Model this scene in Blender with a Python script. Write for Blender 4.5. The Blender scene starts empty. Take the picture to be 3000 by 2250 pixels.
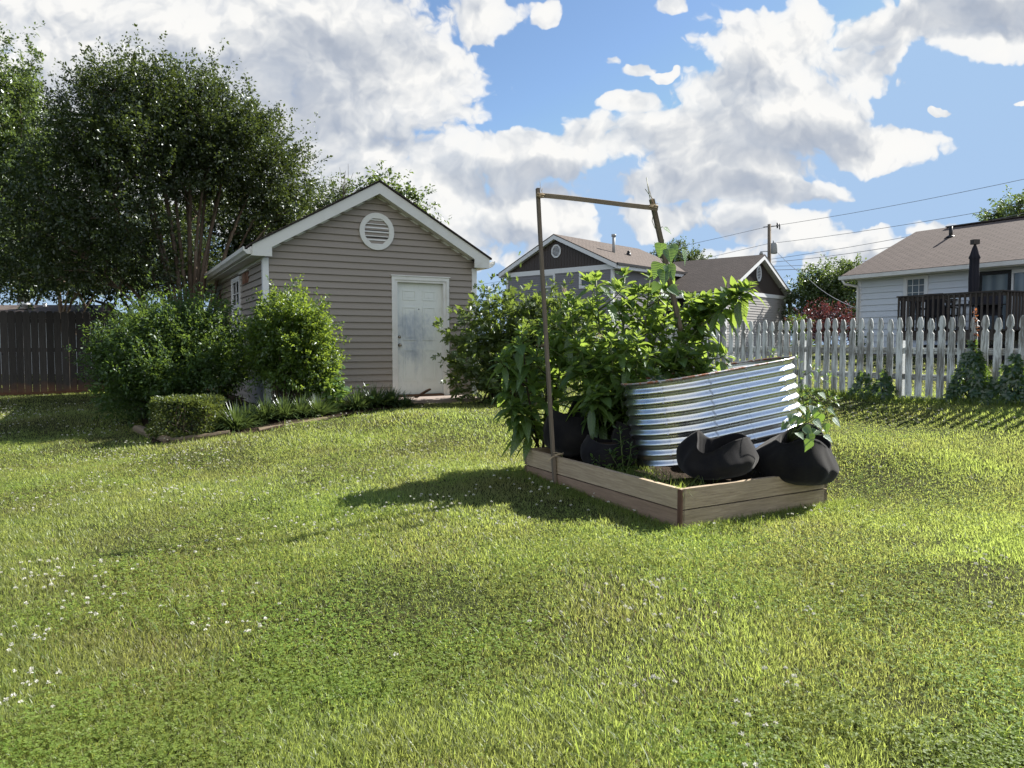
import bpy, math, random
import numpy as np
from mathutils import Vector, Matrix, noise as mnoise
R = math.radians
rng = np.random.default_rng(7)
random.seed(7)
scene = bpy.context.scene
COL = scene.collection
CAMZ = 1.4                       # eye height; the lawn by the raised bed is about 0.2
F_PX, HOR = 2180.0, 1010.0       # focal length and horizon of the 3000 x 2250 photograph
PITCH = math.atan((1125 - HOR) / F_PX)

def P(px, py, d):
    """World point that the pixel shows at distance d in front of the camera."""
    xc = (px - 1500) / F_PX
    yc = (1125 - py) / F_PX
    c, s = math.cos(PITCH), math.sin(PITCH)
    dy, dz = c + yc * s, -s + yc * c
    return Vector((xc * d / dy, d, CAMZ + dz * d / dy))

# ------------------------------------------------------------------ terrain height
GP = np.array([  # x, y, z relative to the camera
 (1.15,5.0,-1.26),(1.0,4.9,-1.265),(.1,6.64,-1.14),(2.5,5.85,-1.275),(.4,6.2,-1.18),(.75,5.6,-1.22),(1.8,5.35,-1.265),(1.6,7.6,-1.05),(0,2.4,-1.34),(-2,2.6,-1.37),(2.5,3,-1.32),
 (-2.07,13.0,-.97),(-3.6,12.3,-1.0),(-2.9,10.56,-1.08),(-3.66,9.97,-1.18),(-4.5,9.6,-1.27),(-1.2,11.0,-.98),(-1.4,12.6,-1.03),(-.9,12.75,-1.03),(-.2,12.4,-1.0),
 (-6.8,10.2,-1.33),(-5.2,8.5,-1.36),(-8,9,-1.42),(-11.3,16.2,-1.11),(-8.9,17.1,-1.06),(-7.5,14,-1.16),(-5.4,12.2,-1.1),(-9.5,12.5,-1.25),(-14,13,-1.3),
 (-.5,14,-.95),(0,17,-.85),(4.45,11.4,-.72),(6.05,9.0,-.74),(3.67,12.2,-.72),(7.5,7,-.8),(3.5,8.0,-.97),(6,5.5,-1.0),(4,4.5,-1.2),(1.5,9.5,-.95),
 (8,14,-.62),(5,20,-.6),(12,22,-.38),(11.9,26,-.36),(16,18,-.4),(0,22,-.9),(-12,25,-1.0),(2,30,-1.0),(8,32,-.7),(30,40,-.6),(-30,30,-1.1),(0,60,-.9),
 (-3,5,-1.33),(-3.5,7,-1.33),(-1,7.5,-1.2),(-1.5,9,-1.12),(-6,5,-1.42),(0,-3,-1.4),(6,1,-1.3),(-6,1,-1.42),(60,60,-.8),(-60,60,-1.2)])
def gz(x, y):
    x = np.asarray(x, float); y = np.asarray(y, float)
    d2 = (x[..., None] - GP[:, 0])**2 + (y[..., None] - GP[:, 1])**2
    w = 1 / (d2 + .12)**1.7
    return (w * GP[:, 2]).sum(-1) / w.sum(-1) + CAMZ
def G(x, y): return float(gz(x, y))
def Pg(px, d):
    """Point on the lawn straight below/above pixel column px at distance d."""
    p = P(px, HOR, d); p.z = G(p.x, p.y); return p

# ------------------------------------------------------------------ objects
def tag(o, label=None, cat=None, group=None, kind=None):
    if label: o['label'] = label
    if cat: o['category'] = cat
    if group: o['group'] = group
    if kind: o['kind'] = kind
    return o
def thing(name, label, cat, loc=(0, 0, 0), rotz=0, group=None):
    o = bpy.data.objects.new(name, None); COL.objects.link(o)
    o.empty_display_size = .1
    o.location = loc; o.rotation_euler = (0, 0, rotz)
    return tag(o, label, cat, group)
def link(name, me, mat, parent=None, loc=None):
    o = bpy.data.objects.new(name, me); COL.objects.link(o)
    if mat: me.materials.append(mat)
    if parent: o.parent = parent
    if loc is not None: o.location = loc
    return o
def copy_tree(o, parent=None):
    c = o.copy(); COL.objects.link(c)
    if parent: c.parent = parent
    for ch in o.children: copy_tree(ch, c)
    return c

def np_mesh(name, V, F, mat, parent=None, loc=None, uv=None, smooth=False):
    """One mesh from numpy arrays; F is a list of (n,3) / (n,4) index arrays; uv is per vertex."""
    V = np.asarray(V, np.float32)
    if loc is not None: V = V - np.asarray(loc, np.float32)
    me = bpy.data.meshes.new(name)
    me.vertices.add(len(V)); me.vertices.foreach_set('co', V.ravel())
    idx = np.concatenate([f.ravel() for f in F]).astype(np.int32)
    tot = np.concatenate([np.full(len(f), f.shape[1]) for f in F])
    st = np.concatenate([[0], np.cumsum(tot)[:-1]]).astype(np.int32)
    me.loops.add(len(idx)); me.loops.foreach_set('vertex_index', idx)
    me.polygons.add(len(tot)); me.polygons.foreach_set('loop_start', st)
    if uv is not None:
        l = me.uv_layers.new(name='uv'); l.data.foreach_set('uv', np.asarray(uv, np.float32)[idx].ravel())
    if smooth: me.polygons.foreach_set('use_smooth', np.ones(len(tot), bool))
    me.update(calc_edges=True)
    return link(name, me, mat, parent, loc if parent is None else None)

class MB:
    def __init__(s): s.v = []; s.f = []; s.uv = []; s.sm = []
    def face(s, pts, uv=None, smooth=False):
        b = len(s.v); pts = [Vector(p) for p in pts]; s.v += pts
        s.f.append(tuple(range(b, b + len(pts)))); s.sm.append(smooth)
        if uv is None:
            u = (pts[1] - pts[0]); L = max(u.length, 1e-9); u = u / L
            n = u.cross(pts[-1] - pts[0]); n = n.normalized() if n.length > 1e-12 else Vector((0, 0, 1))
            w = n.cross(u); uv = [((p - pts[0]).dot(u), (p - pts[0]).dot(w)) for p in pts]
        s.uv.append(uv); return s
    def box(s, o, a, b, c):
        """Corner o and three edge vectors; uv runs along the longest edge."""
        o, a, b, c = Vector(o), Vector(a), Vector(b), Vector(c)
        if a.cross(b).dot(c) < 0: a, b = b, a
        base = len(s.v)
        s.v += [o, o + a, o + a + b, o + b, o + c, o + a + c, o + a + b + c, o + b + c]
        L = [a.length, b.length, c.length]; k = L.index(max(L)); off = random.random() * 20
        for q, (i, j) in (((0, 3, 2, 1), (0, 1)), ((4, 5, 6, 7), (0, 1)), ((0, 1, 5, 4), (0, 2)), ((2, 3, 7, 6), (0, 2)), ((1, 2, 6, 5), (1, 2)), ((3, 0, 4, 7), (1, 2))):
            s.f.append(tuple(base + t for t in q)); s.sm.append(False); uv = []
            loc = {0: (0, 0, 0), 1: (1, 0, 0), 2: (1, 1, 0), 3: (0, 1, 0), 4: (0, 0, 1), 5: (1, 0, 1), 6: (1, 1, 1), 7: (0, 1, 1)}
            for t in q:
                ci, cj = loc[t][i] * L[i], loc[t][j] * L[j]
                if j == k: ci, cj = cj, ci
                uv.append((ci + off, cj + off * .37))
            s.uv.append(uv)
        return s
    def cbox(s, c, sx, sy, sz):
        return s.box((c[0] - sx / 2, c[1] - sy / 2, c[2] - sz / 2), (sx, 0, 0), (0, sy, 0), (0, 0, sz))
    def bar(s, p, q, w, h, up=(0, 0, 1)):
        p, q = Vector(p), Vector(q); d = q - p; up = Vector(up)
        x = d.cross(up).normalized() * w; y = x.cross(d).normalized() * h
        return s.box(p - x / 2 - y / 2, d, x, y)
    def tube(s, pts, rad, n=6, cap=True):
        pts = [Vector(p) for p in pts]; base = len(s.v)
        if not isinstance(rad, (list, tuple)): rad = [rad] * len(pts)
        t0 = (pts[1] - pts[0]).normalized(); a = t0.orthogonal().normalized(); L = 0
        for i, p in enumerate(pts):
            t = (pts[min(i + 1, len(pts) - 1)] - pts[max(i - 1, 0)]).normalized()
            a = (a - t * a.dot(t)); a = a.normalized() if a.length > 1e-6 else t.orthogonal().normalized()
            b = t.cross(a)
            for k in range(n):
                th = 2 * math.pi * k / n; s.v.append(p + (a * math.cos(th) + b * math.sin(th)) * rad[i])
            if i:
                L1 = L + (p - pts[i - 1]).length
                for k in range(n):
                    k2 = (k + 1) % n; o = base + (i - 1) * n
                    s.f.append((o + k, o + k2, o + n + k2, o + n + k)); s.sm.append(True)
                    s.uv.append([(L, k * .05), (L, k * .05 + .05), (L1, k * .05 + .05), (L1, k * .05)])
                L = L1
        if cap:
            e = base + (len(pts) - 1) * n
            s.f.append(tuple(base + k for k in reversed(range(n)))); s.f.append(tuple(e + k for k in range(n)))
            s.sm += [False, False]; s.uv += [[(0, 0)] * n, [(0, 0)] * n]
        return s
    def lathe(s, prof, n=16, M=Matrix()):
        base = len(s.v)
        for r, z in prof:
            for k in range(n):
                th = 2 * math.pi * k / n; s.v.append(M @ Vector((r * math.cos(th), r * math.sin(th), z)))
        for i in range(len(prof) - 1):
            for k in range(n):
                k2 = (k + 1) % n; o = base + i * n
                s.f.append((o + k, o + k2, o + n + k2, o + n + k)); s.sm.append(True); s.uv.append([(0, 0)] * 4)
        return s
    def prism(s, poly, o, ux, uz, d):
        """2D outline in the plane (o, ux, uz), extruded by vector d."""
        o, ux, uz, d = Vector(o), Vector(ux), Vector(uz), Vector(d)
        a = [o + ux * x + uz * z for x, z in poly]; off = random.random() * 20
        uv = [(z + off, x + off * .37) for x, z in poly]
        flip = ux.cross(uz).dot(d) > 0
        A = list(range(len(a)))
        s.face([a[i] for i in (reversed(A) if flip else A)], [uv[i] for i in (reversed(A) if flip else A)])
        s.face([a[i] + d for i in (A if flip else reversed(A))], [uv[i] for i in (A if flip else reversed(A))])
        for i in A:
            j = (i + 1) % len(a)
            q = [a[i], a[j], a[j] + d, a[i] + d]
            s.face(q if flip else q[::-1])
        return s
    def build(s, name, mat, parent=None, at=None, bevel=0):
        me = bpy.data.meshes.new(name); at = Vector(at) if at is not None else Vector()
        me.from_pydata([tuple(p - at) for p in s.v], [], s.f)
        l = me.uv_layers.new(name='uv')
        flat = np.array([c for f in s.uv for p in f for c in p], np.float32)
        l.data.foreach_set('uv', flat); me.polygons.foreach_set('use_smooth', s.sm); me.update()
        o = link(name, me, mat, parent, at if parent is None else None)
        if bevel:
            m = o.modifiers.new('edge', 'BEVEL'); m.width = bevel; m.segments = 2; m.limit_method = 'ANGLE'
        return o

# ------------------------------------------------------------------ materials
def new_mat(name):
    m = bpy.data.materials.new(name); m.use_nodes = True
    nt = m.node_tree; nt.nodes.clear(); return m, nt
def N(nt, t, **kw):
    n = nt.nodes.new(t)
    for k, v in kw.items():
        if k == 'inp':
            for i, x in v.items(): n.inputs[i].default_value = x
        else: setattr(n, k, v)
    return n
def L(nt, a, b): nt.links.new(a, b)
def c4(c): return (c[0], c[1], c[2], 1)
def ramp(nt, fac, stops, interp='LINEAR'):
    r = N(nt, 'ShaderNodeValToRGB'); r.color_ramp.interpolation = interp
    e = r.color_ramp.elements
    while len(e) < len(stops): e.new(.5)
    for k, (p, c) in enumerate(stops):
        e[k].position = p; e[k].color = c4(c) if not isinstance(c, (int, float)) else (c, c, c, 1)
    L(nt, fac, r.inputs[0]); return r.outputs[0]
def tex(nt, vec, scale, detail=4, rough=.55, mp=None, dist=0):
    if mp:
        m = N(nt, 'ShaderNodeMapping'); m.inputs['Scale'].default_value = mp; L(nt, vec, m.inputs[0]); vec = m.outputs[0]
    n = N(nt, 'ShaderNodeTexNoise', inp={'Scale': scale, 'Detail': detail, 'Roughness': rough, 'Distortion': dist}); L(nt, vec, n.inputs['Vector']); return n.outputs[0]
def mixc(nt, fac, a, b, mode='MIX'):
    m = N(nt, 'ShaderNodeMix', data_type='RGBA', blend_type=mode)
    for s, i in ((fac, 0), (a, 6), (b, 7)):
        if hasattr(s, 'is_linked'): L(nt, s, m.inputs[i])
        else: m.inputs[i].default_value = s if i == 0 else c4(s)
    return m.outputs[2]
def mth(nt, op, a, b=None, c=None, clamp=False):
    m = N(nt, 'ShaderNodeMath', operation=op, use_clamp=clamp)
    for i, s in enumerate((a, b, c)):
        if s is None: continue
        if hasattr(s, 'is_linked'): L(nt, s, m.inputs[i])
        else: m.inputs[i].default_value = s
    return m.outputs[0]
def finish(nt, color, rough=.6, spec=.3, metal=0, bump=None, bs=.2, bd=.01, normal=None):
    p = N(nt, 'ShaderNodeBsdfPrincipled'); o = N(nt, 'ShaderNodeOutputMaterial')
    for s, k in ((color, 'Base Color'), (rough, 'Roughness'), (metal, 'Metallic')):
        if hasattr(s, 'is_linked'): L(nt, s, p.inputs[k])
        else: p.inputs[k].default_value = c4(s) if k == 'Base Color' else s
    p.inputs['Specular IOR Level'].default_value = spec
    if bump is not None:
        b = N(nt, 'ShaderNodeBump', inp={'Strength': bs, 'Distance': bd}); L(nt, bump, b.inputs['Height']); L(nt, b.outputs[0], p.inputs['Normal'])
    L(nt, p.outputs[0], o.inputs[0]); return p
def coord(nt, which='Object'): return N(nt, 'ShaderNodeTexCoord').outputs[which]
def orand(nt): return N(nt, 'ShaderNodeObjectInfo').outputs['Random']
def worldpos(nt): return N(nt, 'ShaderNodeNewGeometry').outputs['Position']

def paint(name, col, var=.08, rough=.5, dirt=.25, dirtcol=(.18, .15, .1), spec=.35, scale=3):
    m, nt = new_mat(name); v = coord(nt)
    n = tex(nt, v, scale, 6, .65); n2 = tex(nt, v, scale * 9, 3, .6)
    c = mixc(nt, mth(nt, 'MULTIPLY', n, var * 4, clamp=True), col, [x * (1 - var * 2) for x in col])
    d = ramp(nt, n, [(.5, 0.), (.78, 1.)]); d = mth(nt, 'MULTIPLY', d, dirt)
    c = mixc(nt, mth(nt, 'MULTIPLY', d, n2), c, dirtcol)
    finish(nt, c, rough, spec, bump=n2, bs=.08, bd=.004); return m
def wood(name, base, dark, grain=1., rough=.75, stain=None, stain_z=None, knots=True, contrast=1.):
    """Boards with grain along uv.x, tone differing from board to board."""
    m, nt = new_mat(name); u = coord(nt, 'UV'); r = orand(nt)
    off = N(nt, 'ShaderNodeCombineXYZ'); L(nt, mth(nt, 'MULTIPLY', r, 37.), off.inputs[0]); L(nt, mth(nt, 'MULTIPLY', r, 11.), off.inputs[1])
    a = N(nt, 'ShaderNodeVectorMath', operation='ADD'); L(nt, u, a.inputs[0]); L(nt, off.outputs[0], a.inputs[1]); u = a.outputs[0]
    g = tex(nt, u, 10 * grain, 6, .7, (.35, 6, 1), .6); g2 = tex(nt, u, 5, 3, .5, (.6, 2, 1)); g3 = tex(nt, u, 40 * grain, 3, .7, (.25, 5, 1))
    f = mth(nt, 'ADD', mth(nt, 'MULTIPLY', g, .65), mth(nt, 'MULTIPLY', g3, .35))
    c = mixc(nt, ramp(nt, f, [(.36 - .06 * contrast, 0.), (.62, 1.)]), dark, base)
    c = mixc(nt, ramp(nt, g2, [(.35, 0.), (.75, .45)]), c, [x * .62 for x in base])
    tone = mth(nt, 'MULTIPLY_ADD', r, .5, .75)
    h = N(nt, 'ShaderNodeHueSaturation'); L(nt, c, h.inputs['Color']); L(nt, tone, h.inputs['Value']); c = h.outputs[0]
    if knots:
        vo = N(nt, 'ShaderNodeTexVoronoi', inp={'Scale': 2.4, 'Randomness': 1.}); mp = N(nt, 'ShaderNodeMapping'); mp.inputs['Scale'].default_value = (1., 2.2, 1); L(nt, u, mp.inputs[0]); L(nt, mp.outputs[0], vo.inputs['Vector'])
        k = ramp(nt, vo.outputs['Distance'], [(.035, 1.), (.075, 0.)]); c = mixc(nt, mth(nt, 'MULTIPLY', k, .8), c, [x * .35 for x in dark])
    if stain is not None:
        sp = N(nt, 'ShaderNodeSeparateXYZ'); L(nt, coord(nt), sp.inputs[0]); z = sp.outputs[2]
        nz = tex(nt, worldpos(nt), 3.5, 4, .6)
        s = mth(nt, 'SUBTRACT', mth(nt, 'MULTIPLY_ADD', nz, stain_z * 2.2, 0.), z); s = ramp(nt, mth(nt, 'MULTIPLY', s, 1.6), [(0., 0.), (.5, .8)])
        c = mixc(nt, s, c, stain)
    finish(nt, c, rough, .2, bump=f, bs=.5, bd=.004); return m
def peeling(name, white, bare, amount=.5):
    m, nt = new_mat(name); u = coord(nt, 'UV'); r = orand(nt)
    off = N(nt, 'ShaderNodeCombineXYZ'); L(nt, mth(nt, 'MULTIPLY', r, 53.), off.inputs[0]); L(nt, mth(nt, 'MULTIPLY', r, 17.), off.inputs[1])
    a = N(nt, 'ShaderNodeVectorMath', operation='ADD'); L(nt, u, a.inputs[0]); L(nt, off.outputs[0], a.inputs[1]); u = a.outputs[0]
    g = tex(nt, u, 9, 6, .75, (.4, 5, 1), .8); n = tex(nt, u, 2.3, 3, .5, (.7, 2.2, 1))
    s = mth(nt, 'ADD', mth(nt, 'MULTIPLY', g, .7), mth(nt, 'MULTIPLY', n, .4))
    f = ramp(nt, s, [(.53 - amount * .1, 0.), (.66 - amount * .1, 1.)])
    w = mixc(nt, n, white, [x * .72 for x in white])
    c = mixc(nt, f, w, mixc(nt, g, [x * .45 for x in bare], bare))
    finish(nt, c, .75, .2, bump=s, bs=.5, bd=.003); return m
def shingle(name, col, col2, row=.14):
    m, nt = new_mat(name); u = coord(nt, 'UV')
    b = N(nt, 'ShaderNodeTexBrick', offset=.5, inp={'Scale': 1., 'Mortar Size': .016, 'Brick Width': .34, 'Row Height': row, 'Mortar Smooth': .2, 'Bias': 0., 'Color1': c4(col), 'Color2': c4(col2), 'Mortar': c4([x * .28 for x in col])})
    L(nt, u, b.inputs['Vector'])
    n = tex(nt, u, 1.1, 4, .6); n2 = tex(nt, u, 45, 3, .7)
    c = mixc(nt, ramp(nt, n, [(.35, 0.), (.7, .45)]), b.outputs[0], [x * .7 for x in col])
    c = mixc(nt, ramp(nt, n2, [(.4, 0.), (.75, .5)]), c, [min(1, x * 1.9) for x in col2])
    finish(nt, c, .9, .15, bump=b.outputs['Fac'], bs=.5, bd=-.01); return m
def leafmat(name, a, b, trans, tfac=.5, rough=.45, gloss=.06, hue=.02, big=0, patch=None, veins=False):
    """Leaf with a diffuse, a translucent and a waxy part; colour varies leaf by leaf."""
    m, nt = new_mat(name); r = N(nt, 'ShaderNodeNewGeometry').outputs['Random Per Island']
    c = mixc(nt, r, a, b); t = mixc(nt, r, [x * .75 for x in trans], trans)
    if big:
        n = tex(nt, worldpos(nt), big, 3, .6); k = ramp(nt, n, [(.35, 0.), (.65, 1.)])
        p = patch or [x * .7 for x in a]
        c = mixc(nt, mth(nt, 'MULTIPLY', k, .55), c, p); t = mixc(nt, mth(nt, 'MULTIPLY', k, .45), t, [x * 2.2 for x in p])
    bump = None
    if veins:
        sp = N(nt, 'ShaderNodeSeparateXYZ'); L(nt, coord(nt, 'UV'), sp.inputs[0])
        au = mth(nt, 'ABSOLUTE', sp.outputs[0])
        w = mth(nt, 'SINE', mth(nt, 'MULTIPLY_ADD', sp.outputs[1], 62., mth(nt, 'MULTIPLY', au, -9.)))
        rib = ramp(nt, au, [(.02, 1.), (.09, 0.)])
        bump = mth(nt, 'SUBTRACT', mth(nt, 'MULTIPLY', w, .5), rib)
        c = mixc(nt, mth(nt, 'MULTIPLY', rib, .6), c, [min(1, x * 2.2) for x in b]); c = mixc(nt, mth(nt, 'MULTIPLY', ramp(nt, w, [(.0, 0.), (1., 1.)]), .18), c, [x * .5 for x in a])
    d = N(nt, 'ShaderNodeBsdfDiffuse'); tr = N(nt, 'ShaderNodeBsdfTranslucent'); g = N(nt, 'ShaderNodeBsdfGlossy', inp={'Roughness': rough, 'Color': (.9, .95, 1, 1)})
    L(nt, c, d.inputs[0]); L(nt, t, tr.inputs[0])
    if bump is not None:
        bn = N(nt, 'ShaderNodeBump', inp={'Strength': .35, 'Distance': .006}); L(nt, bump, bn.inputs['Height'])
        for q in (d, tr, g): L(nt, bn.outputs[0], q.inputs['Normal'])
    x = N(nt, 'ShaderNodeMixShader', inp={0: tfac}); L(nt, d.outputs[0], x.inputs[1]); L(nt, tr.outputs[0], x.inputs[2])
    y = N(nt, 'ShaderNodeMixShader', inp={0: gloss}); L(nt, x.outputs[0], y.inputs[1]); L(nt, g.outputs[0], y.inputs[2])
    o = N(nt, 'ShaderNodeOutputMaterial'); L(nt, y.outputs[0], o.inputs[0]); return m
def glass_dark(name, col=(.02, .025, .03), rough=.05, spec=.6):
    m, nt = new_mat(name); n = tex(nt, coord(nt), 1.2, 2)
    c = mixc(nt, n, col, [x * 1.8 for x in col]); finish(nt, c, rough, spec); return m

# ------------------------------------------------------------------ foliage from numpy
def unit(a): return a / np.maximum(np.linalg.norm(a, axis=-1, keepdims=True), 1e-9)
def leaf_arrays(C, D, Nn, Ln, Wd, t=(0, .5, 1), w=(0, 1, 0), bend=0., fold=.25, ripple=0.):
    """Leaves as strips with a midrib. C base, D axis, Nn rough normal; returns verts, faces, uv."""
    n = len(C); D = unit(D); S = unit(np.cross(D, Nn)); U = np.cross(S, D)
    Ln = np.broadcast_to(Ln, (n,))[:, None]; Wd = np.broadcast_to(Wd, (n,))[:, None]; bend = np.broadcast_to(bend, (n,))[:, None]
    V = []; UV = []; rows = []
    for k, (tt, ww) in enumerate(zip(t, w)):
        m = C + D * Ln * tt - np.array([0, 0, 1.]) * Ln * bend * tt * tt
        if ww == 0:
            rows.append((len(V),)); V.append(m); UV.append((0, tt))
        else:
            rp = ripple * Ln * rng.normal(0, 1, (n, 1)) if ripple else 0
            rows.append((len(V), len(V) + 1, len(V) + 2))
            V += [m - S * Wd * ww / 2 + U * (Wd * ww * fold / 2 + rp), m, m + S * Wd * ww / 2 + U * (Wd * ww * fold / 2 - rp)]
            UV += [(-ww, tt), (0, tt), (ww, tt)]
    K = len(V); V = np.stack(V, 1).reshape(-1, 3); UV = np.tile(np.array(UV, np.float32), (n, 1))
    tri = []; quad = []
    for a, b in zip(rows[:-1], rows[1:]):
        if len(a) == 1 and len(b) == 3: tri += [(a[0], b[1], b[0]), (a[0], b[2], b[1])]
        elif len(a) == 3 and len(b) == 1: tri += [(a[0], a[1], b[0]), (a[1], a[2], b[0])]
        elif len(a) == 3: quad += [(a[0], a[1], b[1], b[0]), (a[1], a[2], b[2], b[1])]
    base = (np.arange(n) * K)[:, None, None]
    Fs = []
    if tri: Fs.append((base + np.array(tri)).reshape(-1, 3))
    if quad: Fs.append((base + np.array(quad)).reshape(-1, 4))
    return V, Fs, UV
def merge(parts):
    V = []; F3 = []; F4 = []; UV = []; b = 0
    for v, fs, uv in parts:
        for f in fs: (F3 if f.shape[1] == 3 else F4).append(f + b)
        V.append(v); UV.append(uv); b += len(v)
    F = []
    if F3: F.append(np.concatenate(F3))
    if F4: F.append(np.concatenate(F4))
    return np.concatenate(V), F, np.concatenate(UV)
def rnd_dir(n): return unit(rng.normal(0, 1, (n, 3)))
def blob_points(blobs, n, shell=.55):
    """Points in a union of ellipsoids (cx,cy,cz,rx,ry,rz), thicker towards the skin; also the outward direction."""
    b = np.array(blobs, float); vol = (b[:, 3] * b[:, 4] * b[:, 5])**.75
    k = rng.choice(len(b), n, p=vol / vol.sum()); d = rnd_dir(n)
    r = np.where(rng.random(n) < shell, 1 - .3 * rng.random(n)**1.5, rng.random(n)**.45)
    return b[k, :3] + d * r[:, None] * b[k, 3:], d
def sprays(blobs, nclump, per, sig, ln, aspect=.55, up=.35, out=.7, shell=.6, droop=.1, shoots=.5, jitter=.9, keep=None):
    """Crown: clumps of leaves in and on the blobs, each clump a few sprigs that reach outwards."""
    c, d = blob_points(blobs, nclump, shell)
    if keep is not None:
        k = keep(c); c, d = c[k], d[k]
    nclump = len(c)
    ax = unit(d * out + np.array([0, 0, up]) + rng.normal(0, .45, c.shape))
    size = sig * np.exp(rng.normal(0, .35, nclump))
    t = rng.random((nclump, per)); side = rng.normal(0, 1, (nclump, per, 3))
    C = c[:, None] + ax[:, None] * ((t * 2.4 - .8) * size[:, None])[..., None] * (1 + shoots) + side * (size[:, None, None] * .42 * (1.15 - t[..., None]))
    D = unit(ax[:, None] * .7 + side * .5 + rng.normal(0, jitter * .5, C.shape) + np.array([0, 0, -droop]))
    C = C.reshape(-1, 3); D = D.reshape(-1, 3); n = len(C)
    Nn = unit(rng.normal(0, .7, (n, 3)) + np.array([0, 0, 1.]))
    l = ln * np.exp(rng.normal(0, .22, n))
    return C, D, Nn, l, l * aspect, c, ax
def canopy(name, blobs, mat, parent, base, nclump, per, sig, ln, **kw):
    a = sprays(blobs, nclump, per, sig, ln, **kw)
    V, F, uv = leaf_arrays(*a[:5], bend=.15)
    np_mesh(name, V, F, mat, parent, base); return a
def twigs(mb, roots, targets, r0=.02, r1=.004, wob=.1):
    """Curved twigs from the nearest lower root point to every target."""
    roots = np.array(roots)
    for tpos in targets:
        dd = np.linalg.norm(roots - tpos, axis=1) + np.where(roots[:, 2] > tpos[2], .8, 0)
        a = roots[dd.argmin()]; ln = np.linalg.norm(tpos - a)
        if ln < .05: continue
        m = (a + tpos) / 2 + rng.normal(0, wob * ln * .5, 3) + np.array([0, 0, wob * ln])
        mb.tube([a, (a + m) / 2 + rng.normal(0, .02 * ln, 3), m, tpos], [r0, r0 * .75, (r0 + r1) / 2, r1], 4, False)
# ------------------------------------------------------------------ camera, sun, sky
cam = bpy.data.cameras.new('camera'); co = bpy.data.objects.new('camera', cam); COL.objects.link(co)
cam.sensor_width = 36; cam.lens = F_PX / 3000 * 36; cam.clip_end = 6000; cam.clip_start = .05
co.location = (0, 0, CAMZ); co.rotation_euler = (math.pi / 2 - PITCH, 0, 0); scene.camera = co
SUN_AZ = Vector((.85, .53)).normalized(); SUN_EL = R(38.5)
sdir = Vector((SUN_AZ.x * math.cos(SUN_EL), SUN_AZ.y * math.cos(SUN_EL), math.sin(SUN_EL)))
sun = bpy.data.lights.new('sun', 'SUN'); so = bpy.data.objects.new('sun', sun); COL.objects.link(so)
sun.energy = 5; sun.angle = R(.5); sun.color = (1, .95, .87)
so.rotation_euler = sdir.to_track_quat('Z', 'Y').to_euler()
scene.view_settings.view_transform = 'Standard'; scene.view_settings.look = 'None'
scene.view_settings.exposure = 1.47; scene.view_settings.gamma = 1
scene.cycles.max_bounces = 6; scene.cycles.diffuse_bounces = 3; scene.cycles.glossy_bounces = 3; scene.cycles.transmission_bounces = 4
scene.cycles.use_denoising = True; scene.cycles.sample_clamp_indirect = 6
scene.cycles.caustics_reflective = False; scene.cycles.caustics_refractive = False

world = bpy.data.worlds.new('World'); scene.world = world; world.use_nodes = True
nt = world.node_tree; nt.nodes.clear()
SKY_S = .056
sky = N(nt, 'ShaderNodeTexSky', sky_type='NISHITA', sun_disc=False, sun_elevation=SUN_EL, sun_rotation=math.atan2(SUN_AZ.x, SUN_AZ.y), altitude=200, air_density=1., dust_density=.35, ozone_density=2.)
# Cumulus: each row is centre, radii and weight, in pixels of the photograph, turned into directions u = x/y, v = z/y
CL = [(430,150,640,210,1.), (900,120,420,230,1.), (1130,230,320,150,1.05), (1270,330,170,120,.9), (1400,45,160,75,.85), (700,420,520,220,1.), (1130,470,270,150,.9), (330,420,460,260,.9), (1050,640,420,130,.8), (40,330,300,300,.8),
      (1560,470,260,85,1.), (1440,620,250,90,.85), (1640,640,120,85,1.05), (1800,430,210,95,1.), (1960,400,190,110,1.05), (2130,330,210,150,1.05), (2330,330,240,160,1.05), (2560,420,230,75,1.), (2680,420,120,30,.85), (2180,120,180,140,1.05), (2350,90,130,130,1.), (2100,500,300,80,1.), (2270,560,190,50,.95),
      (2800,40,330,95,1.), (2960,110,260,70,.95), (1780,150,52,24,.9), (1850,185,62,26,.9), (1915,215,40,18,.8), (1828,292,74,44,1.0), (1605,45,38,42,.7), (1960,10,50,26,.7), (2560,220,120,60,.75), (2700,250,46,16,.7), (2795,332,34,14,.85), (2950,330,34,12,.6), (2570,190,140,80,.75),
      (1950,640,260,46,.8), (2220,665,150,66,.85), (2350,690,110,80,.95), (2480,720,160,60,.8), (2740,655,110,38,.9), (2060,745,300,40,.7), (1500,760,260,60,.7), (1200,560,260,120,1.), (1620,700,110,70,.8), (1330,700,220,110,.85), (980,420,340,170,1.), (150,180,200,110,.8), (90,420,180,160,.9), (1900,540,300,60,.8), (2560,790,300,50,.7)]
SHADE = [(620,330,420,150,1.), (980,140,260,90,.8), (1180,420,110,60,.6), (760,520,320,90,.8), (300,230,180,90,.5), (1560,540,240,52,.95), (1790,560,170,60,.9), (2080,395,150,70,.8), (2260,440,260,75,1.05), (2420,400,150,60,.8), (2100,560,230,45,1.), (2260,590,150,28,.9), (2860,55,300,62,1.05), (2640,90,120,60,.7), (2150,215,90,70,.6), (1650,700,80,40,.4), (2090,690,160,26,.6), (1480,680,120,40,.5), (2520,770,120,30,.5)]
SKY_TINT = (.88, .93, .98)
g = bpy.data.node_groups.new('cloud_field', 'ShaderNodeTree')
g.interface.new_socket('P', in_out='INPUT', socket_type='NodeSocketVector'); [g.interface.new_socket(k, in_out='OUTPUT', socket_type='NodeSocketFloat') for k in ('F', 'S', 'N')]
gi = N(g, 'NodeGroupInput'); go = N(g, 'NodeGroupOutput')
gpos = gi.outputs[0]
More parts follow.
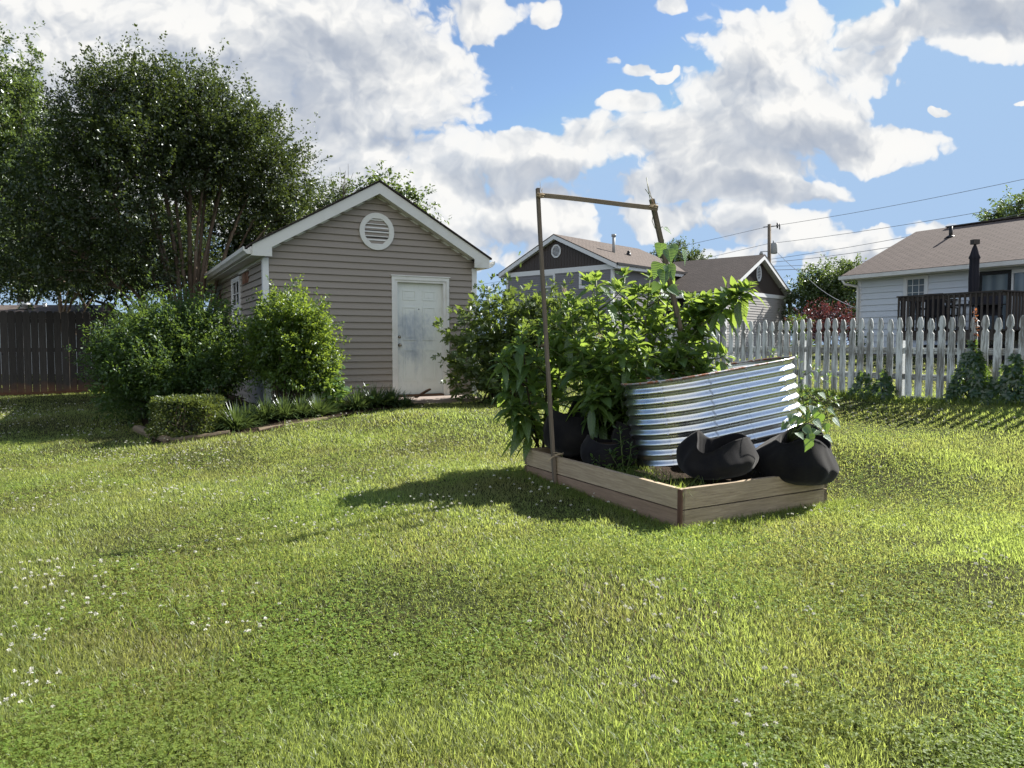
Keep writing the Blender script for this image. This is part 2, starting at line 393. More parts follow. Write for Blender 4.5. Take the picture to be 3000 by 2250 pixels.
w1 = N(g, 'ShaderNodeTexNoise', inp={'Scale': 4.2, 'Detail': 5, 'Roughness': .6}); L(g, gpos, w1.inputs['Vector'])
wv = N(g, 'ShaderNodeVectorMath', operation='MULTIPLY_ADD'); L(g, w1.outputs['Color'], wv.inputs[0]); wv.inputs[1].default_value = (.17, .12, 0)
sh = N(g, 'ShaderNodeVectorMath', operation='ADD'); L(g, gpos, sh.inputs[0]); sh.inputs[1].default_value = (-.085, -.06, 0); L(g, sh.outputs[0], wv.inputs[2])
def blobs_field(rows, k):
    acc = None
    for cx, cy, rx, ry, wt in rows:
        p = P(cx, cy, 1.0); u0, v0 = p.x, p.z - CAMZ; a, b = k * rx / F_PX, k * ry / F_PX
        q = N(g, 'ShaderNodeVectorMath', operation='MULTIPLY_ADD'); L(g, wv.outputs[0], q.inputs[0]); q.inputs[1].default_value = (1 / a, 1 / b, 0); q.inputs[2].default_value = (-u0 / a, -v0 / b, 0)
        dt = N(g, 'ShaderNodeVectorMath', operation='DOT_PRODUCT'); L(g, q.outputs[0], dt.inputs[0]); L(g, q.outputs[0], dt.inputs[1])
        f = mth(g, 'MULTIPLY_ADD', dt.outputs['Value'], -wt, wt)
        acc = f if acc is None else mth(g, 'SMOOTH_MAX', acc, f, .15)
    return acc
acc = blobs_field(CL, 1.33); shd = blobs_field(SHADE, 1.25)
def cauli(vec):
    n = N(g, 'ShaderNodeTexNoise', inp={'Scale': 7.5, 'Detail': 10, 'Roughness': .62, 'Distortion': .15}); L(g, vec, n.inputs['Vector'])
    v = N(g, 'ShaderNodeTexVoronoi', feature='SMOOTH_F1', inp={'Scale': 13., 'Smoothness': .35, 'Detail': 3., 'Roughness': .6}); L(g, vec, v.inputs['Vector'])
    return mth(g, 'MULTIPLY_ADD', v.outputs['Distance'], -.62, mth(g, 'MULTIPLY_ADD', n.outputs[0], 1.15, -.24))
c0 = cauli(wv.outputs[0]); of = N(g, 'ShaderNodeVectorMath', operation='ADD'); L(g, wv.outputs[0], of.inputs[0]); of.inputs[1].default_value = (.012, .024, 0); c1 = cauli(of.outputs[0])
L(g, mth(g, 'ADD', mth(g, 'MAXIMUM', acc, -1.6), c0), go.inputs[0]); L(g, shd, go.inputs[1]); L(g, mth(g, 'SUBTRACT', c0, c1), go.inputs[2])
tc = N(nt, 'ShaderNodeTexCoord'); sp = N(nt, 'ShaderNodeSeparateXYZ'); L(nt, tc.outputs['Generated'], sp.inputs[0])
ay = mth(nt, 'MAXIMUM', mth(nt, 'ABSOLUTE', sp.outputs[1]), .02)
uv = N(nt, 'ShaderNodeCombineXYZ'); L(nt, mth(nt, 'DIVIDE', sp.outputs[0], ay), uv.inputs[0]); L(nt, mth(nt, 'DIVIDE', sp.outputs[2], ay), uv.inputs[1])
q = N(nt, 'ShaderNodeGroup'); q.node_tree = g; L(nt, uv.outputs[0], q.inputs[0]); f0, f1, f2 = q.outputs[0], q.outputs[1], q.outputs[2]
dens = ramp(nt, f0, [(.06, 0.), (.11, .45), (.20, 1.)], 'B_SPLINE')
sm = N(nt, 'ShaderNodeMapRange', interpolation_type='SMOOTHSTEP', inp={1: -.35, 2: .85}); L(nt, mth(nt, 'ADD', f1, mth(nt, 'MULTIPLY', f2, -.5)), sm.inputs[0])
s = mth(nt, 'SUBTRACT', mth(nt, 'MULTIPLY_ADD', mth(nt, 'MULTIPLY', f2, mth(nt, 'MULTIPLY_ADD', sm.outputs[0], -.6, 1.)), .95, .90), mth(nt, 'MULTIPLY', sm.outputs[0], .46))
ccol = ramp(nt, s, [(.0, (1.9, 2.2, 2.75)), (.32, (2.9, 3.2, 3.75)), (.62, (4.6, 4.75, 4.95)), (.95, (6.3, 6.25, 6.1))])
skm = mixc(nt, 1., sky.outputs[0], SKY_TINT, 'MULTIPLY')
hz = ramp(nt, sp.outputs[2], [(0., .35), (.10, .12), (.3, 0.)])
skm = mixc(nt, 1., skm, (2.55, 3.75, 5.5), 'DARKEN'); skm = mixc(nt, hz, skm, (3.7, 4.5, 5.5))
mix = mixc(nt, dens, skm, ccol)
rear_fill = mth(nt, 'MULTIPLY_ADD', ramp(nt, mth(nt, 'MULTIPLY', sp.outputs[1], -1.), [(.05, 0.), (.6, 1.)]), 1.5, 1.)   # sky behind the camera brightened and whitened, added fill for shaded sides
vm = N(nt, 'ShaderNodeVectorMath', operation='SCALE'); L(nt, mix, vm.inputs[0]); L(nt, rear_fill, vm.inputs['Scale']); mix = mixc(nt, mth(nt, 'MULTIPLY_ADD', rear_fill, .55, -.55, clamp=True), vm.outputs[0], (6.4, 6.4, 6.3))
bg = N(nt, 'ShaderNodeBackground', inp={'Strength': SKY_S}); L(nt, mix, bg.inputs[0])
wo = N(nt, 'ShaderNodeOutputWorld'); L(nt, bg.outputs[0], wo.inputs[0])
world.cycles.sampling_method = 'MANUAL'; world.cycles.sample_map_resolution = 256

# ------------------------------------------------------------------ materials used in many places
M = {}
M['siding'] = paint('tan_siding', (.275, .24, .205), .04, .55, .12, (.09, .08, .06))
M['trim'] = paint('white_trim', (.66, .66, .63), .06, .5, .5, (.25, .22, .15))
M['trim_clean'] = paint('clean_white_trim', (.68, .69, .70), .03, .45, .15, (.3, .3, .28))
M['door'] = None
M['shingle_dark'] = shingle('brown_shingles', (.050, .042, .038), (.075, .062, .056))
M['shingle_grey'] = shingle('taupe_shingles', (.085, .070, .062), (.115, .094, .082))
M['shingle_far'] = shingle('pale_brown_shingles', (.10, .080, .070), (.125, .100, .088), .15)
M['grey_siding'] = paint('grey_siding', (.19, .185, .20), .04, .55, .1, (.07, .07, .07))
M['brown_batten'] = paint('brown_siding', (.062, .050, .045), .06, .6, .1, (.03, .03, .03))
M['pale_siding'] = paint('pale_siding', (.60, .64, .69), .04, .55, .15, (.3, .3, .28))
M['tan_lit'] = paint('sunlit_grey_siding', (.30, .29, .285), .03, .6, .1, (.15, .14, .13))  # paler copy of the grey siding, sunlight put into the colour
M['fence_grey'] = wood('weathered_boards', (.058, .054, .050), (.020, .019, .019), 1., .85, (.17, .085, .045), .26, True, 1.2)
M['picket'] = peeling('peeling_white_paint', (.74, .77, .76), (.26, .25, .23), .42)
M['bedwood'] = wood('cedar_boards', (.46, .37, .26), (.15, .105, .065), 1.0, .8, contrast=1.6)
M['bedwood_red'] = wood('reddish_boards', (.43, .31, .22), (.20, .13, .09), 1.1, .75)
M['postwood'] = wood('dark_reddish_post', (.12, .065, .045), (.05, .028, .02), 1., .75, knots=False)
M['stick'] = wood('grey_brown_stick', (.27, .222, .17), (.11, .085, .062), 1.6, .8, knots=False)
M['deckwood'] = wood('dark_deck_boards', (.085, .074, .068), (.04, .035, .032), 1., .85, knots=False)
M['timber'] = wood('weathered_timber', (.20, .155, .105), (.07, .055, .038), .9, .85)
M['debris'] = wood('broken_board', (.16, .09, .055), (.06, .035, .022), 1.4, .85)
M['polewood'] = wood('pole_wood', (.20, .165, .125), (.10, .08, .06), 1., .85, knots=False)
M['glass'] = glass_dark('dark_glass')
M['glass_blue'] = glass_dark('sky_glass', (.09, .115, .14), .06, .8)
M['black'] = paint('black_metal', (.012, .012, .014), .05, .45, .1, (.03, .03, .03))
M['charcoal'] = paint('charcoal_fabric', (.022, .022, .03), .1, .8, .2, (.05, .05, .05), .2)
M['steel'] = None
M['redwood'] = paint('red_brown_stain', (.10, .028, .018), .1, .6, .2, (.03, .015, .01))
M['bark'] = None

def bark(name, a, b, sc=6):
    m, nt = new_mat(name); v = coord(nt); n = tex(nt, v, sc, 5, .65, (1, 1, .3), .4)
    finish(nt, mixc(nt, ramp(nt, n, [(.35, 0.), (.65, 1.)]), a, b), .85, .15, bump=n, bs=.5, bd=.01); return m
M['bark'] = bark('smooth_bark', (.085, .060, .042), (.21, .165, .125)); M['bark_dark'] = bark('dark_bark', (.035, .028, .022), (.09, .072, .055))
M['stem_green'] = paint('green_stem', (.10, .14, .045), .15, .5, .3, (.12, .05, .05)); M['stem_dark'] = paint('dark_stem', (.045, .032, .02), .15, .7, .2)

def simple_bumped(name, a, b, sc, rough=.9, bs=.4, bd=.01, spec=.1):
    m, nt = new_mat(name); n = tex(nt, worldpos(nt), sc, 6, .65); n2 = tex(nt, worldpos(nt), sc * .12, 3, .5)
    c = mixc(nt, n, a, b); c = mixc(nt, mth(nt, 'MULTIPLY', n2, .5), c, a)
    finish(nt, c, rough, spec, bump=n, bs=bs, bd=bd); return m
M['concrete'] = simple_bumped('concrete', (.20, .165, .145), (.34, .29, .26), 14)
M['soil'] = simple_bumped('dark_mulch', (.018, .013, .009), (.06, .042, .028), 30, .95, .8, .03)
M['clay'] = simple_bumped('red_clay', (.09, .045, .025), (.18, .095, .055), 12, .95, .6, .03)

# ground: green-brown thatch under the grass
m, nt = new_mat('lawn_ground'); v = worldpos(nt)
n = tex(nt, v, .55, 4, .6); n2 = tex(nt, v, 26, 5, .7); n3 = tex(nt, v, 2.4, 4, .6)
c = mixc(nt, ramp(nt, n, [(.36, 0.), (.64, 1.)]), (.034, .046, .014), (.055, .058, .020))
c = mixc(nt, ramp(nt, n3, [(.52, 0.), (.75, .7)]), c, (.075, .056, .028))
c = mixc(nt, ramp(nt, n2, [(.38, .75), (.62, 0.)]), c, (.016, .018, .008))
finish(nt, c, .95, .05, bump=n2, bs=.8, bd=.03); M['ground'] = m

# ------------------------------------------------------------------ ground
def axis(lo, hi, fine_lo, fine_hi, step, grow=1.22):
    a = list(np.arange(fine_lo, fine_hi + 1e-6, step)); s = step; x = fine_hi
    while x < hi: s *= grow; x += s; a.append(x)
    s = step; x = fine_lo
    while x > lo: s *= grow; x -= s; a.insert(0, x)
    return np.array(a)
xs = axis(-2500, 2500, -14, 14, .25); ys = axis(-400, 4000, -2, 24, .25)
X, Y = np.meshgrid(xs, ys); Z = gz(X, Y)
Z = Z + .012 * np.sin(X * 2.1 + Y * .7) * np.cos(Y * 1.7 - X * .4)
ni, nj = X.shape; I = np.arange(ni * nj).reshape(ni, nj)
Fq = np.stack([I[:-1, :-1], I[:-1, 1:], I[1:, 1:], I[1:, :-1]], -1).reshape(-1, 4)
tag(np_mesh('ground', np.stack([X, Y, Z], -1).reshape(-1, 3), [Fq], M['ground'], smooth=True), kind='structure')

# ------------------------------------------------------------------ where things stand
SH_O = Vector((-4.08, 12.354, 0)); SH_ROT = math.atan2(.478, .878); SH_Z = CAMZ - .907
sux = Vector((math.cos(SH_ROT), math.sin(SH_ROT), 0)); suy = Vector((-math.sin(SH_ROT), math.cos(SH_ROT), 0))
def shed_pt(x, y, z=0): return SH_O + sux * x + suy * y + Vector((0, 0, SH_Z + z))
BC = Vector((1.147, 5.0)); bex = Vector((.846, .533)); bey = Vector((-.533, .846)); BW, BL = 1.60, 1.94
def bed_pt(a, b, z): q = BC + bex * a + bey * b; return Vector((q.x, q.y, z))
def bed_uv(x, y):
    dx, dy = x - BC.x, y - BC.y
    return dx * bex.x + dy * bex.y, dx * bey.x + dy * bey.y
BED_POLY = np.array([(-4.6,9.45),(-3.45,9.8),(-2.75,10.6),(-1.95,11.6),(-1.5,12.7),(-1.9,13.6),(-4.1,12.4),(-6.9,17.4),(-7.6,17.2),(-6.9,13.5),(-5.6,11.2)])
def in_poly(x, y, poly):
    r = np.zeros(np.shape(x), bool); j = len(poly) - 1
    for i in range(len(poly)):
        xi, yi = poly[i]; xj, yj = poly[j]
        r ^= ((yi > y) != (yj > y)) & (x < (xj - xi) * (y - yi) / (yj - yi + 1e-12) + xi); j = i
    return r

# planting bed soil around the shed, a sheet on the ground
from mathutils.geometry import delaunay_2d_cdt
bx = rng.uniform(-8, -1, 2500); by = rng.uniform(9, 18, 2500); k = in_poly(bx, by, BED_POLY)
pts = [Vector(p) for p in BED_POLY] + [Vector((a, b)) for a, b in zip(bx[k], by[k])]
nb = len(BED_POLY); res = delaunay_2d_cdt(pts, [(i, (i + 1) % nb) for i in range(nb)], [], 1, 1e-4)
V = np.array([(p.x, p.y, G(p.x, p.y) + .02 + .02 * mnoise.noise(Vector((p.x * 4, p.y * 4, 0)))) for p in res[0]])
tag(np_mesh('planting_bed', V, [np.array([f for f in res[2] if len(f) == 3])], M['soil'], smooth=True), kind='structure')

# ------------------------------------------------------------------ grass and clover
def lawn_mask(x, y):
    k = ~in_poly(x, y, BED_POLY)
    u, v = bed_uv(x, y); k &= ~((u > -.01) & (u < BW + .01) & (v > -.01) & (v < BL + .02))
    dx, dy = x - SH_O.x, y - SH_O.y; a = dx * sux.x + dy * sux.y; b = dx * suy.x + dy * suy.y
    k &= ~((a > -.05) & (a < 3.9) & (b > 0) & (b < 6.1)); k &= ~((a > 2.02) & (a < 3.62) & (b > -.82) & (b < .1))
    return k
def lawn_points(n, dmin, dmax, amax=.92, power=2.):
    t = rng.random(n); e = power - 2 + 1e-6
    d = dmin * (dmax / dmin)**t if abs(power - 2) < .01 else (dmin**-e + t * (dmax**-e - dmin**-e))**(-1 / e)
    x = rng.uniform(-amax, amax, n) * d; k = lawn_mask(x, d); return x[k], d[k]
def vnoise(x, y, s, o=0.):
    """Cheap smooth value noise for patchiness."""
    x = x * s + o * 17.3; y = y * s + o * 9.1
    xi, yi = np.floor(x).astype(int), np.floor(y).astype(int); fx, fy = x - xi, y - yi; fx = fx * fx * (3 - 2 * fx); fy = fy * fy * (3 - 2 * fy)
    def h(a, b): v = np.sin(a * 127.1 + b * 311.7 + o * 74.7) * 43758.5453; return v - np.floor(v)
    return (h(xi, yi) * (1 - fx) + h(xi + 1, yi) * fx) * (1 - fy) + (h(xi, yi + 1) * (1 - fx) + h(xi + 1, yi + 1) * fx) * fy
def blades(x, y, hmin, hmax, wbase, lean=.55, seg=2, bendk=.5):
    n = len(x); z = gz(x, y); a = rng.uniform(0, 2 * math.pi, n); le = np.abs(rng.normal(0, lean, n))
    D = np.stack([np.cos(a) * le, np.sin(a) * le, np.ones(n)], 1); h = rng.uniform(hmin, hmax, n)
    S = np.stack([-np.sin(a + rng.normal(0, .6, n)), np.cos(a + rng.normal(0, .6, n)), np.zeros(n)], 1)
    D = unit(D); w = wbase * rng.uniform(.7, 1.4, n)
    C = np.stack([x, y, z - .006], 1); H = np.stack([np.cos(a), np.sin(a), np.full(n, -.35)], 1)
    hh = h[:, None]; bk = (bendk * rng.random(n))[:, None]
    b0 = C - S * w[:, None] / 2; b1 = C + S * w[:, None] / 2; tip = C + D * hh + H * hh * bk
    if seg == 1:
        V = np.stack([b0, b1, tip], 1).reshape(-1, 3); return V, [np.arange(n * 3).reshape(n, 3)]
    mid = C + D * hh * .55 + H * hh * bk * .28
    V = np.stack([b0, b1, mid - S * w[:, None] * .4, mid + S * w[:, None] * .4, tip], 1).reshape(-1, 3)
    o = (np.arange(n) * 5)[:, None]
    return V, [o + np.array([2, 3, 4]), o + np.array([0, 1, 3, 2])]
M['grass'] = leafmat('grass_blades', (.105, .150, .040), (.195, .235, .080), (.57, .70, .15), .5, .42, .022, big=.8, patch=(.165, .130, .050))
M['grass_long'] = leafmat('long_grass', (.070, .115, .024), (.13, .175, .042), (.36, .46, .08), .5, .5, .02)
M['dry'] = leafmat('dry_grass', (.16, .12, .06), (.24, .18, .09), (.30, .22, .10), .35, .5, .03)
M['clover'] = leafmat('clover_leaves', (.11, .195, .038), (.18, .26, .062), (.56, .72, .11), .5, .5, .012, big=1.3, patch=(.15, .155, .045))
M['flower'] = leafmat('clover_heads', (.62, .62, .54), (.74, .73, .66), (.5, .48, .4), .3, .6, .0)
parts = []
def add_blades(x, y, *a, **k):
    if len(x) == 0: return
    V, F = blades(x, y, *a, **k); parts.append((V, F, np.zeros((len(V), 2), np.float32)))
for lo, hi, cnt, hm, hx, w0, sg in ((1.3, 4.2, 480000, .016, .046, .0030, 2), (4.2, 8.5, 430000, .018, .048, .0046, 2), (8.5, 17, 260000, .022, .055, .0095, 1), (17, 42, 60000, .03, .08, .022, 1)):
    x, y = lawn_points(cnt, lo, hi, power=2.0 if lo < 17 else 2.4)
    den = vnoise(x, y, 1.7, 1) * .6 + vnoise(x, y, 5.1, 2) * .4; k = rng.random(len(x)) < .45 + den; x, y = x[k], y[k]
    tall = vnoise(x, y, .9, 3) > .62; t2 = (vnoise(x, y, 2.7, 4) > .66)
    add_blades(x[~t2], y[~t2], hm, hx, w0, seg=sg); add_blades(x[t2], y[t2], hm * 1.1, hx * 1.2, w0 * 1.1, seg=sg)
V, F, uv_ = merge(parts); tag(np_mesh('grass', V, F, M['grass']), 'short patchy mown lawn grass covering the yard', 'grass', kind='stuff')
# seed tufts and uncut fringe: along the picket fence, around the bed, at the step
parts = []
FA, FB = P(2150, HOR, 12.3), P(2950, HOR, 9.1); FA.z = FB.z = 0; fdir = (FB - FA).normalized()
t = rng.uniform(-1.5, 6.5, 9000); off = np.abs(rng.normal(0, .17, 9000)) + .03
x = FA.x + fdir.x * t + fdir.y * off; y = FA.y + fdir.y * t - fdir.x * off; add_blades(x, y, .05, .15, .007, .4, 2, .6)
t = rng.uniform(-.15, BL + .1, 3200); off = np.abs(rng.normal(0, .11, 3200)) + .02
q = np.stack([BC.x + bey.x * t - bex.x * off, BC.y + bey.y * t - bex.y * off], 1); add_blades(q[:, 0], q[:, 1], .02, .075, .0040, .4, 2, .5)
t = rng.uniform(-.1, BW + .3, 3200); off = np.abs(rng.normal(0, .11, 3200)) + .02
q = np.stack([BC.x + bex.x * t - bey.x * off, BC.y + bex.y * t - bey.y * off], 1); add_blades(q[:, 0], q[:, 1], .02, .08, .0040, .4, 2, .5)
cx, cy = lawn_points(170, 1.8, 11); 
for a, b in zip(cx, cy):
    n = rng.integers(8, 26); r = .05 + .05 * rng.random(); add_blades(a + rng.normal(0, r, n), b + rng.normal(0, r, n), .05, .11, .0040 + .0003 * b, .7, 2, .8)
px_ = rng.uniform(-5.2, -1.2, 2600); py_ = rng.uniform(9.0, 12.4, 2600)
edge = in_poly(px_ - .0, py_ + .22, BED_POLY) & lawn_mask(px_, py_); add_blades(px_[edge], py_[edge], .05, .13, .008, .45, 2, .5)
V, F, uv_ = merge(parts); tag(np_mesh('long_grass', V, F, M['grass_long']), 'longer uncut grass tufts and fringe along fence and bed', 'grass', kind='stuff')
# dry stalks
parts = []; x, y = lawn_points(60000, 1.5, 11); k = vnoise(x, y, .9, 8) * .6 + vnoise(x, y, 3.1, 12) * .4 > .52 + .12 * rng.random(len(x)); add_blades(x[k], y[k], .015, .05, .0034, 1.0, 2, .6)
V, F, uv_ = merge(parts); tag(np_mesh('dry_grass', V, F, M['dry']), 'dead straw coloured blades among the lawn grass', 'grass', kind='stuff')
# clover leaves in patches
x, y = lawn_points(150000, 1.4, 11, power=2.1)
cp = vnoise(x, y, .8, 5) * .6 + vnoise(x, y, 2.9, 6) * .4; k = (cp - .50) * 3.2 > rng.random(len(x)) - .35; x, y = x[k], y[k]
n = len(x); z = gz(x, y) + rng.uniform(.018, .050, n); Cc = np.stack([x, y, z], 1); a0 = rng.uniform(0, 6.28, n)
parts = []
for j in range(3):
    a = a0 + j * 2.094; D = np.stack([np.cos(a), np.sin(a), rng.uniform(-.3, .45, n)], 1); Nn = np.stack([rng.normal(0, .3, n), rng.normal(0, .3, n), np.ones(n)], 1)
    l = rng.uniform(.006, .011, n) * (1 + y * .05); parts.append(leaf_arrays(Cc, D, Nn, l, l * .95, (0, .6, 1), (0, 1, 0)))
V, F, uv_ = merge(parts); tag(np_mesh('clover', V, F, M['clover']), 'patches of small three leaved clover in the lawn', 'clover', kind='stuff')
# white clover heads: little globes of petals on stems
x, y = lawn_points(9000, 1.7, 15, power=.9); cp = vnoise(x, y, .75, 9) * .45 + vnoise(x, y, 2.3, 7) * .55 + .17 * np.clip((-x - .3) / 2, 0, 1) * np.clip((y - 2.5) / 3, 0, 1) - .05
k = cp + .12 * rng.random(len(x)) > .72; x, y = x[k], y[k]
x2, y2 = lawn_points(2600, 1.7, 7, power=1.7); k = vnoise(x2, y2, 1.1, 21) * .5 + vnoise(x2, y2, 3.2, 22) * .5 + .1 * rng.random(len(x2)) > .72; x, y = np.concatenate([x, x2[k]]), np.concatenate([y, y2[k]])
u, v = x, y; n = len(x); h = rng.uniform(.045, .085, n); z = gz(x, y) + h; C0 = np.stack([x, y, z], 1); pc = 22
dirs = rnd_dir(n * pc).reshape(n, pc, 3); dirs[..., 2] = np.abs(dirs[..., 2]) * .9 - .25; rad = rng.uniform(.006, .010, n) * (1 + .02 * y)
C = (C0[:, None] + dirs * rad[:, None, None] * .25).reshape(-1, 3); D = unit(dirs.reshape(-1, 3)); l = np.repeat(rad, pc)
parts = [leaf_arrays(C, D, rnd_dir(len(C)), l, l * .55)]
V, F, uv_ = merge(parts); tag(np_mesh('clover_flowers', V, F, M['flower']), 'small round white clover flower heads scattered in the lawn', 'clover flowers', kind='stuff')
# ------------------------------------------------------------------ lap siding
def siding(mb, o, ux, out, span, z0, z1, e=.1155, lip=.030, holes=()):
    """Lapped courses on a wall from o along ux; span(z) gives the wall's x range; holes are (x0,x1,z0,z1)."""
    o, ux, out = Vector(o), Vector(ux), Vector(out); up = Vector((0, 0, 1)); z = z0
    while z < z1 - 1e-4:
        zt = min(z + e, z1); a0, a1 = span(z); b0, b1 = span(zt)
        if b1 - b0 < 0: break
        cuts = [(a0, a1, b0, b1)]
        for h in holes:
            if h[2] < zt - .03 and h[3] > z + .03:
                nc = []
                for c in cuts:
                    if h[0] > c[0] and h[1] < c[1]: nc += [(c[0], h[0], c[2], h[0]), (h[1], c[1], h[1], c[3])]
                    else: nc.append(c)
                cuts = nc
        for c in cuts:
            p = lambda x, zz, d: o + ux * x + up * zz + out * d
            mb.face([p(c[0], z, lip), p(c[1], z, lip), p(c[3], zt, .001), p(c[2], zt, .001)])
            mb.face([p(c[0], z, 0), p(c[1], z, 0), p(c[1], z, lip), p(c[0], z, lip)])
            for q in (0, 1):
                xx, xt = c[q], c[2 + q]; mb.face([p(xx, z, 0), p(xx, z, lip), p(xt, zt, .001), p(xt, zt, -.001)])
        z = zt
def window(parent, o, ux, out, w, h, fr=.06, cols=3, rows=2, split=True, fm=None, gm=None, blind=None, name='window', sill=True):
    """Double-hung window: frame part with pane (and blind) sub-parts."""
    o, ux, out = Vector(o), Vector(ux), Vector(out); up = Vector((0, 0, 1)); fm = fm or M['trim_clean']; gm = gm or M['glass']
    mb = MB(); b = lambda x0, x1, z0, z1, d0, d1: mb.box(o + ux * x0 + up * z0 + out * d0, ux * (x1 - x0), up * (z1 - z0), out * (d1 - d0))
    b(-fr, 0, -fr, h + fr, -.03, .035); b(w, w + fr, -fr, h + fr, -.03, .035); b(0, w, h, h + fr, -.03, .033); b(0, w, -fr, 0, -.03, .04)
    s = .035
    for z0, z1, d in ((h * .5, h, .012), (0, h * .5, .0)) if split else ((0, h, .01),):
        b(0, s, z0, z1, d - .02, d + .01); b(w - s, w, z0, z1, d - .02, d + .01); b(s, w - s, z1 - s, z1, d - .02, d + .01); b(s, w - s, z0, z0 + s, d - .02, d + .01)
        for k in range(1, cols): x = w * k / cols; b(x - .008, x + .008, z0 + s, z1 - s, d - .012, d + .004)
        for k in range(1, rows): z = z0 + (z1 - z0) * k / rows; b(s, w - s, z - .008, z + .008, d - .012, d + .003)
    at = parent.location.copy() if parent.rotation_euler.z == 0 else None
    f = mb.build(name, fm, parent, at)
    g_ = MB(); g_.box(o + ux * s + up * s - out * .026, ux * (w - 2 * s), up * (h - 2 * s), out * .008); g_.build('pane', gm, f, at)
    if blind:
        bl_ = MB(); z = h - s - .02
        while z > h * blind: bl_.box(o + ux * (s + .01) + up * z - out * .0175, ux * (w - 2 * s - .02), up * .022, out * .0015); z -= .035
        bl_.build('blind', M['blind'], f, at)
    return f
M['blind'] = paint('pale_blind', (.30, .31, .31), .05, .6, .1)
def octa_vent(parent, c, ux, out, rx, rz, slats=9, round_out=False, fm=None, rin=None):
    c, ux, out = Vector(c), Vector(ux), Vector(out); up = Vector((0, 0, 1)); fm = fm or M['trim_clean']; n = 32
    rin = rin or (rx * .78, rz * .78); mb = MB()
    def oc(th, a, b):
        k = math.cos(math.pi / 8) / math.cos((th + math.pi / 8) % (math.pi / 4) - math.pi / 8); return ux * (a * k * math.cos(th)) + up * (b * k * math.sin(th))
    def cir(th, a, b): return ux * (a * math.cos(th)) + up * (b * math.sin(th))
    T = [2 * math.pi * (k + .5) / n for k in range(n)]
    for k in range(n):
        t0, t1 = T[k], T[(k + 1) % n]; O = cir if round_out else oc
        A, B, C_, D_ = c + O(t0, rx, rz), c + O(t1, rx, rz), c + oc(t1, *rin), c + oc(t0, *rin); h = out * .035
        mb.face([D_ + h, A + h, B + h, C_ + h]); mb.face([A, B, B + h, A + h]); mb.face([D_ - out * .02, D_ + h, C_ + h, C_ - out * .02])
    at = parent.location.copy() if parent.rotation_euler.z == 0 else None
    f = mb.build('gable_vent', fm, parent, at)
    bk = MB(); bk.face([c - out * .008 + oc(t, rin[0], rin[1]) for t in T]); bk.build('vent_backing', M['black'], f, at)
    lv = MB(); a, b = rin
    for k in range(slats):
        z = -b + (k + .5) * 2 * b / slats; y = abs(z) / b; wx = a * min(1, (1 - y) / .29 * .59 + .41 if y > .41 else 1) * .99; t = 2 * b / slats
        lv.box(c - ux * wx + up * (z - t * .32) + out * .016, ux * (2 * wx), up * (t * .40) - out * .020, out * .006 + up * .004)
    lv.build('louver', fm, f, at); return f

# ------------------------------------------------------------------ the shed
W, DP = 3.83, 6.0; SL = .565
shed = thing('garden_shed', 'tan vinyl sided garden shed with white trim and worn white door', 'shed', shed_pt(0, 0), SH_ROT)
hw = lambda x: 2.36 + SL * min(x, W - x)
def span_f(z): t = max(0, (z - 2.47) / SL); return (t, W - t)
wl = MB(); siding(wl, (0, 0, 0), (1, 0, 0), (0, -1, 0), span_f, -.08, 3.53, holes=[(2.2, 3.31, -.2, 2.11)])
siding(wl, (0, DP, 0), (0, -1, 0), (-1, 0, 0), lambda z: (0, DP), -.16, 2.36, holes=[(DP - 3.42, DP - 2.40, 1.1, 2.26)])
siding(wl, (W, 0, 0), (0, 1, 0), (1, 0, 0), lambda z: (0, DP), -.1, 2.36); siding(wl, (W, DP, 0), (-1, 0, 0), (0, 1, 0), span_f, -.1, 3.53)
wl.box((.02, .03, -.25), (2.17, 0, 0), (0, .05, 0), (0, 0, 2.6)); wl.box((3.32, .03, -.25), (.49, 0, 0), (0, .05, 0), (0, 0, 2.6))
wl.box((.03, .16, -.25), (W - .06, 0, 0), (0, .03, 0), (0, 0, 2.5)); wl.box((.02, DP - .05, -.25), (W - .04, 0, 0), (0, .03, 0), (0, 0, 2.6))
wl.box((.021, .08, -.25), (.03, 0, 0), (0, 2.31, 0), (0, 0, 2.6)); wl.box((.021, 3.43, -.25), (.03, 0, 0), (0, 2.5, 0), (0, 0, 2.6))
wl.build('wall', M['siding'], shed)
for x in (-.038, W - .060):
    MB().box((x, -.038, -.12), (.098, 0, 0), (0, .11, 0), (0, 0, 2.46)).build('corner_trim', M['trim_clean'], shed, bevel=.004)
# roof slabs, rake boards, soffits, gutters
rf = MB(); ex = .26; zr = 2.51 + SL * (W / 2 + ex) + .0
for s in (0, 1):
    f = (lambda x: x) if s == 0 else (lambda x: W - x)
    a = Vector((f(-ex), -.235, 2.505)); b = Vector((f(-ex), DP + .2, 2.505)); r0 = Vector((W / 2, -.235, zr)); r1 = Vector((W / 2, DP + .2, zr)); nz = Vector((0, 0, .028))
    q = [a, b, r1, r0] if s else [b, a, r0, r1]
    rf.face([p + nz for p in q]); rf.face(q[::-1]); rf.face([a, r0, r0 + nz, a + nz]); rf.face([b, b + nz, r1 + nz, r1]); rf.face([a, a + nz, b + nz, b])
rf.box((W / 2 - .12, -.24, zr - .045), (.24, 0, 0), (0, DP + .44, 0), (0, 0, .03)) if False else None
rf.build('roof', M['shingle_dark'], shed)
hz_ = 2.505 - SL * .0
def rtop(x): return 2.50 + SL * (x + .26) - .002
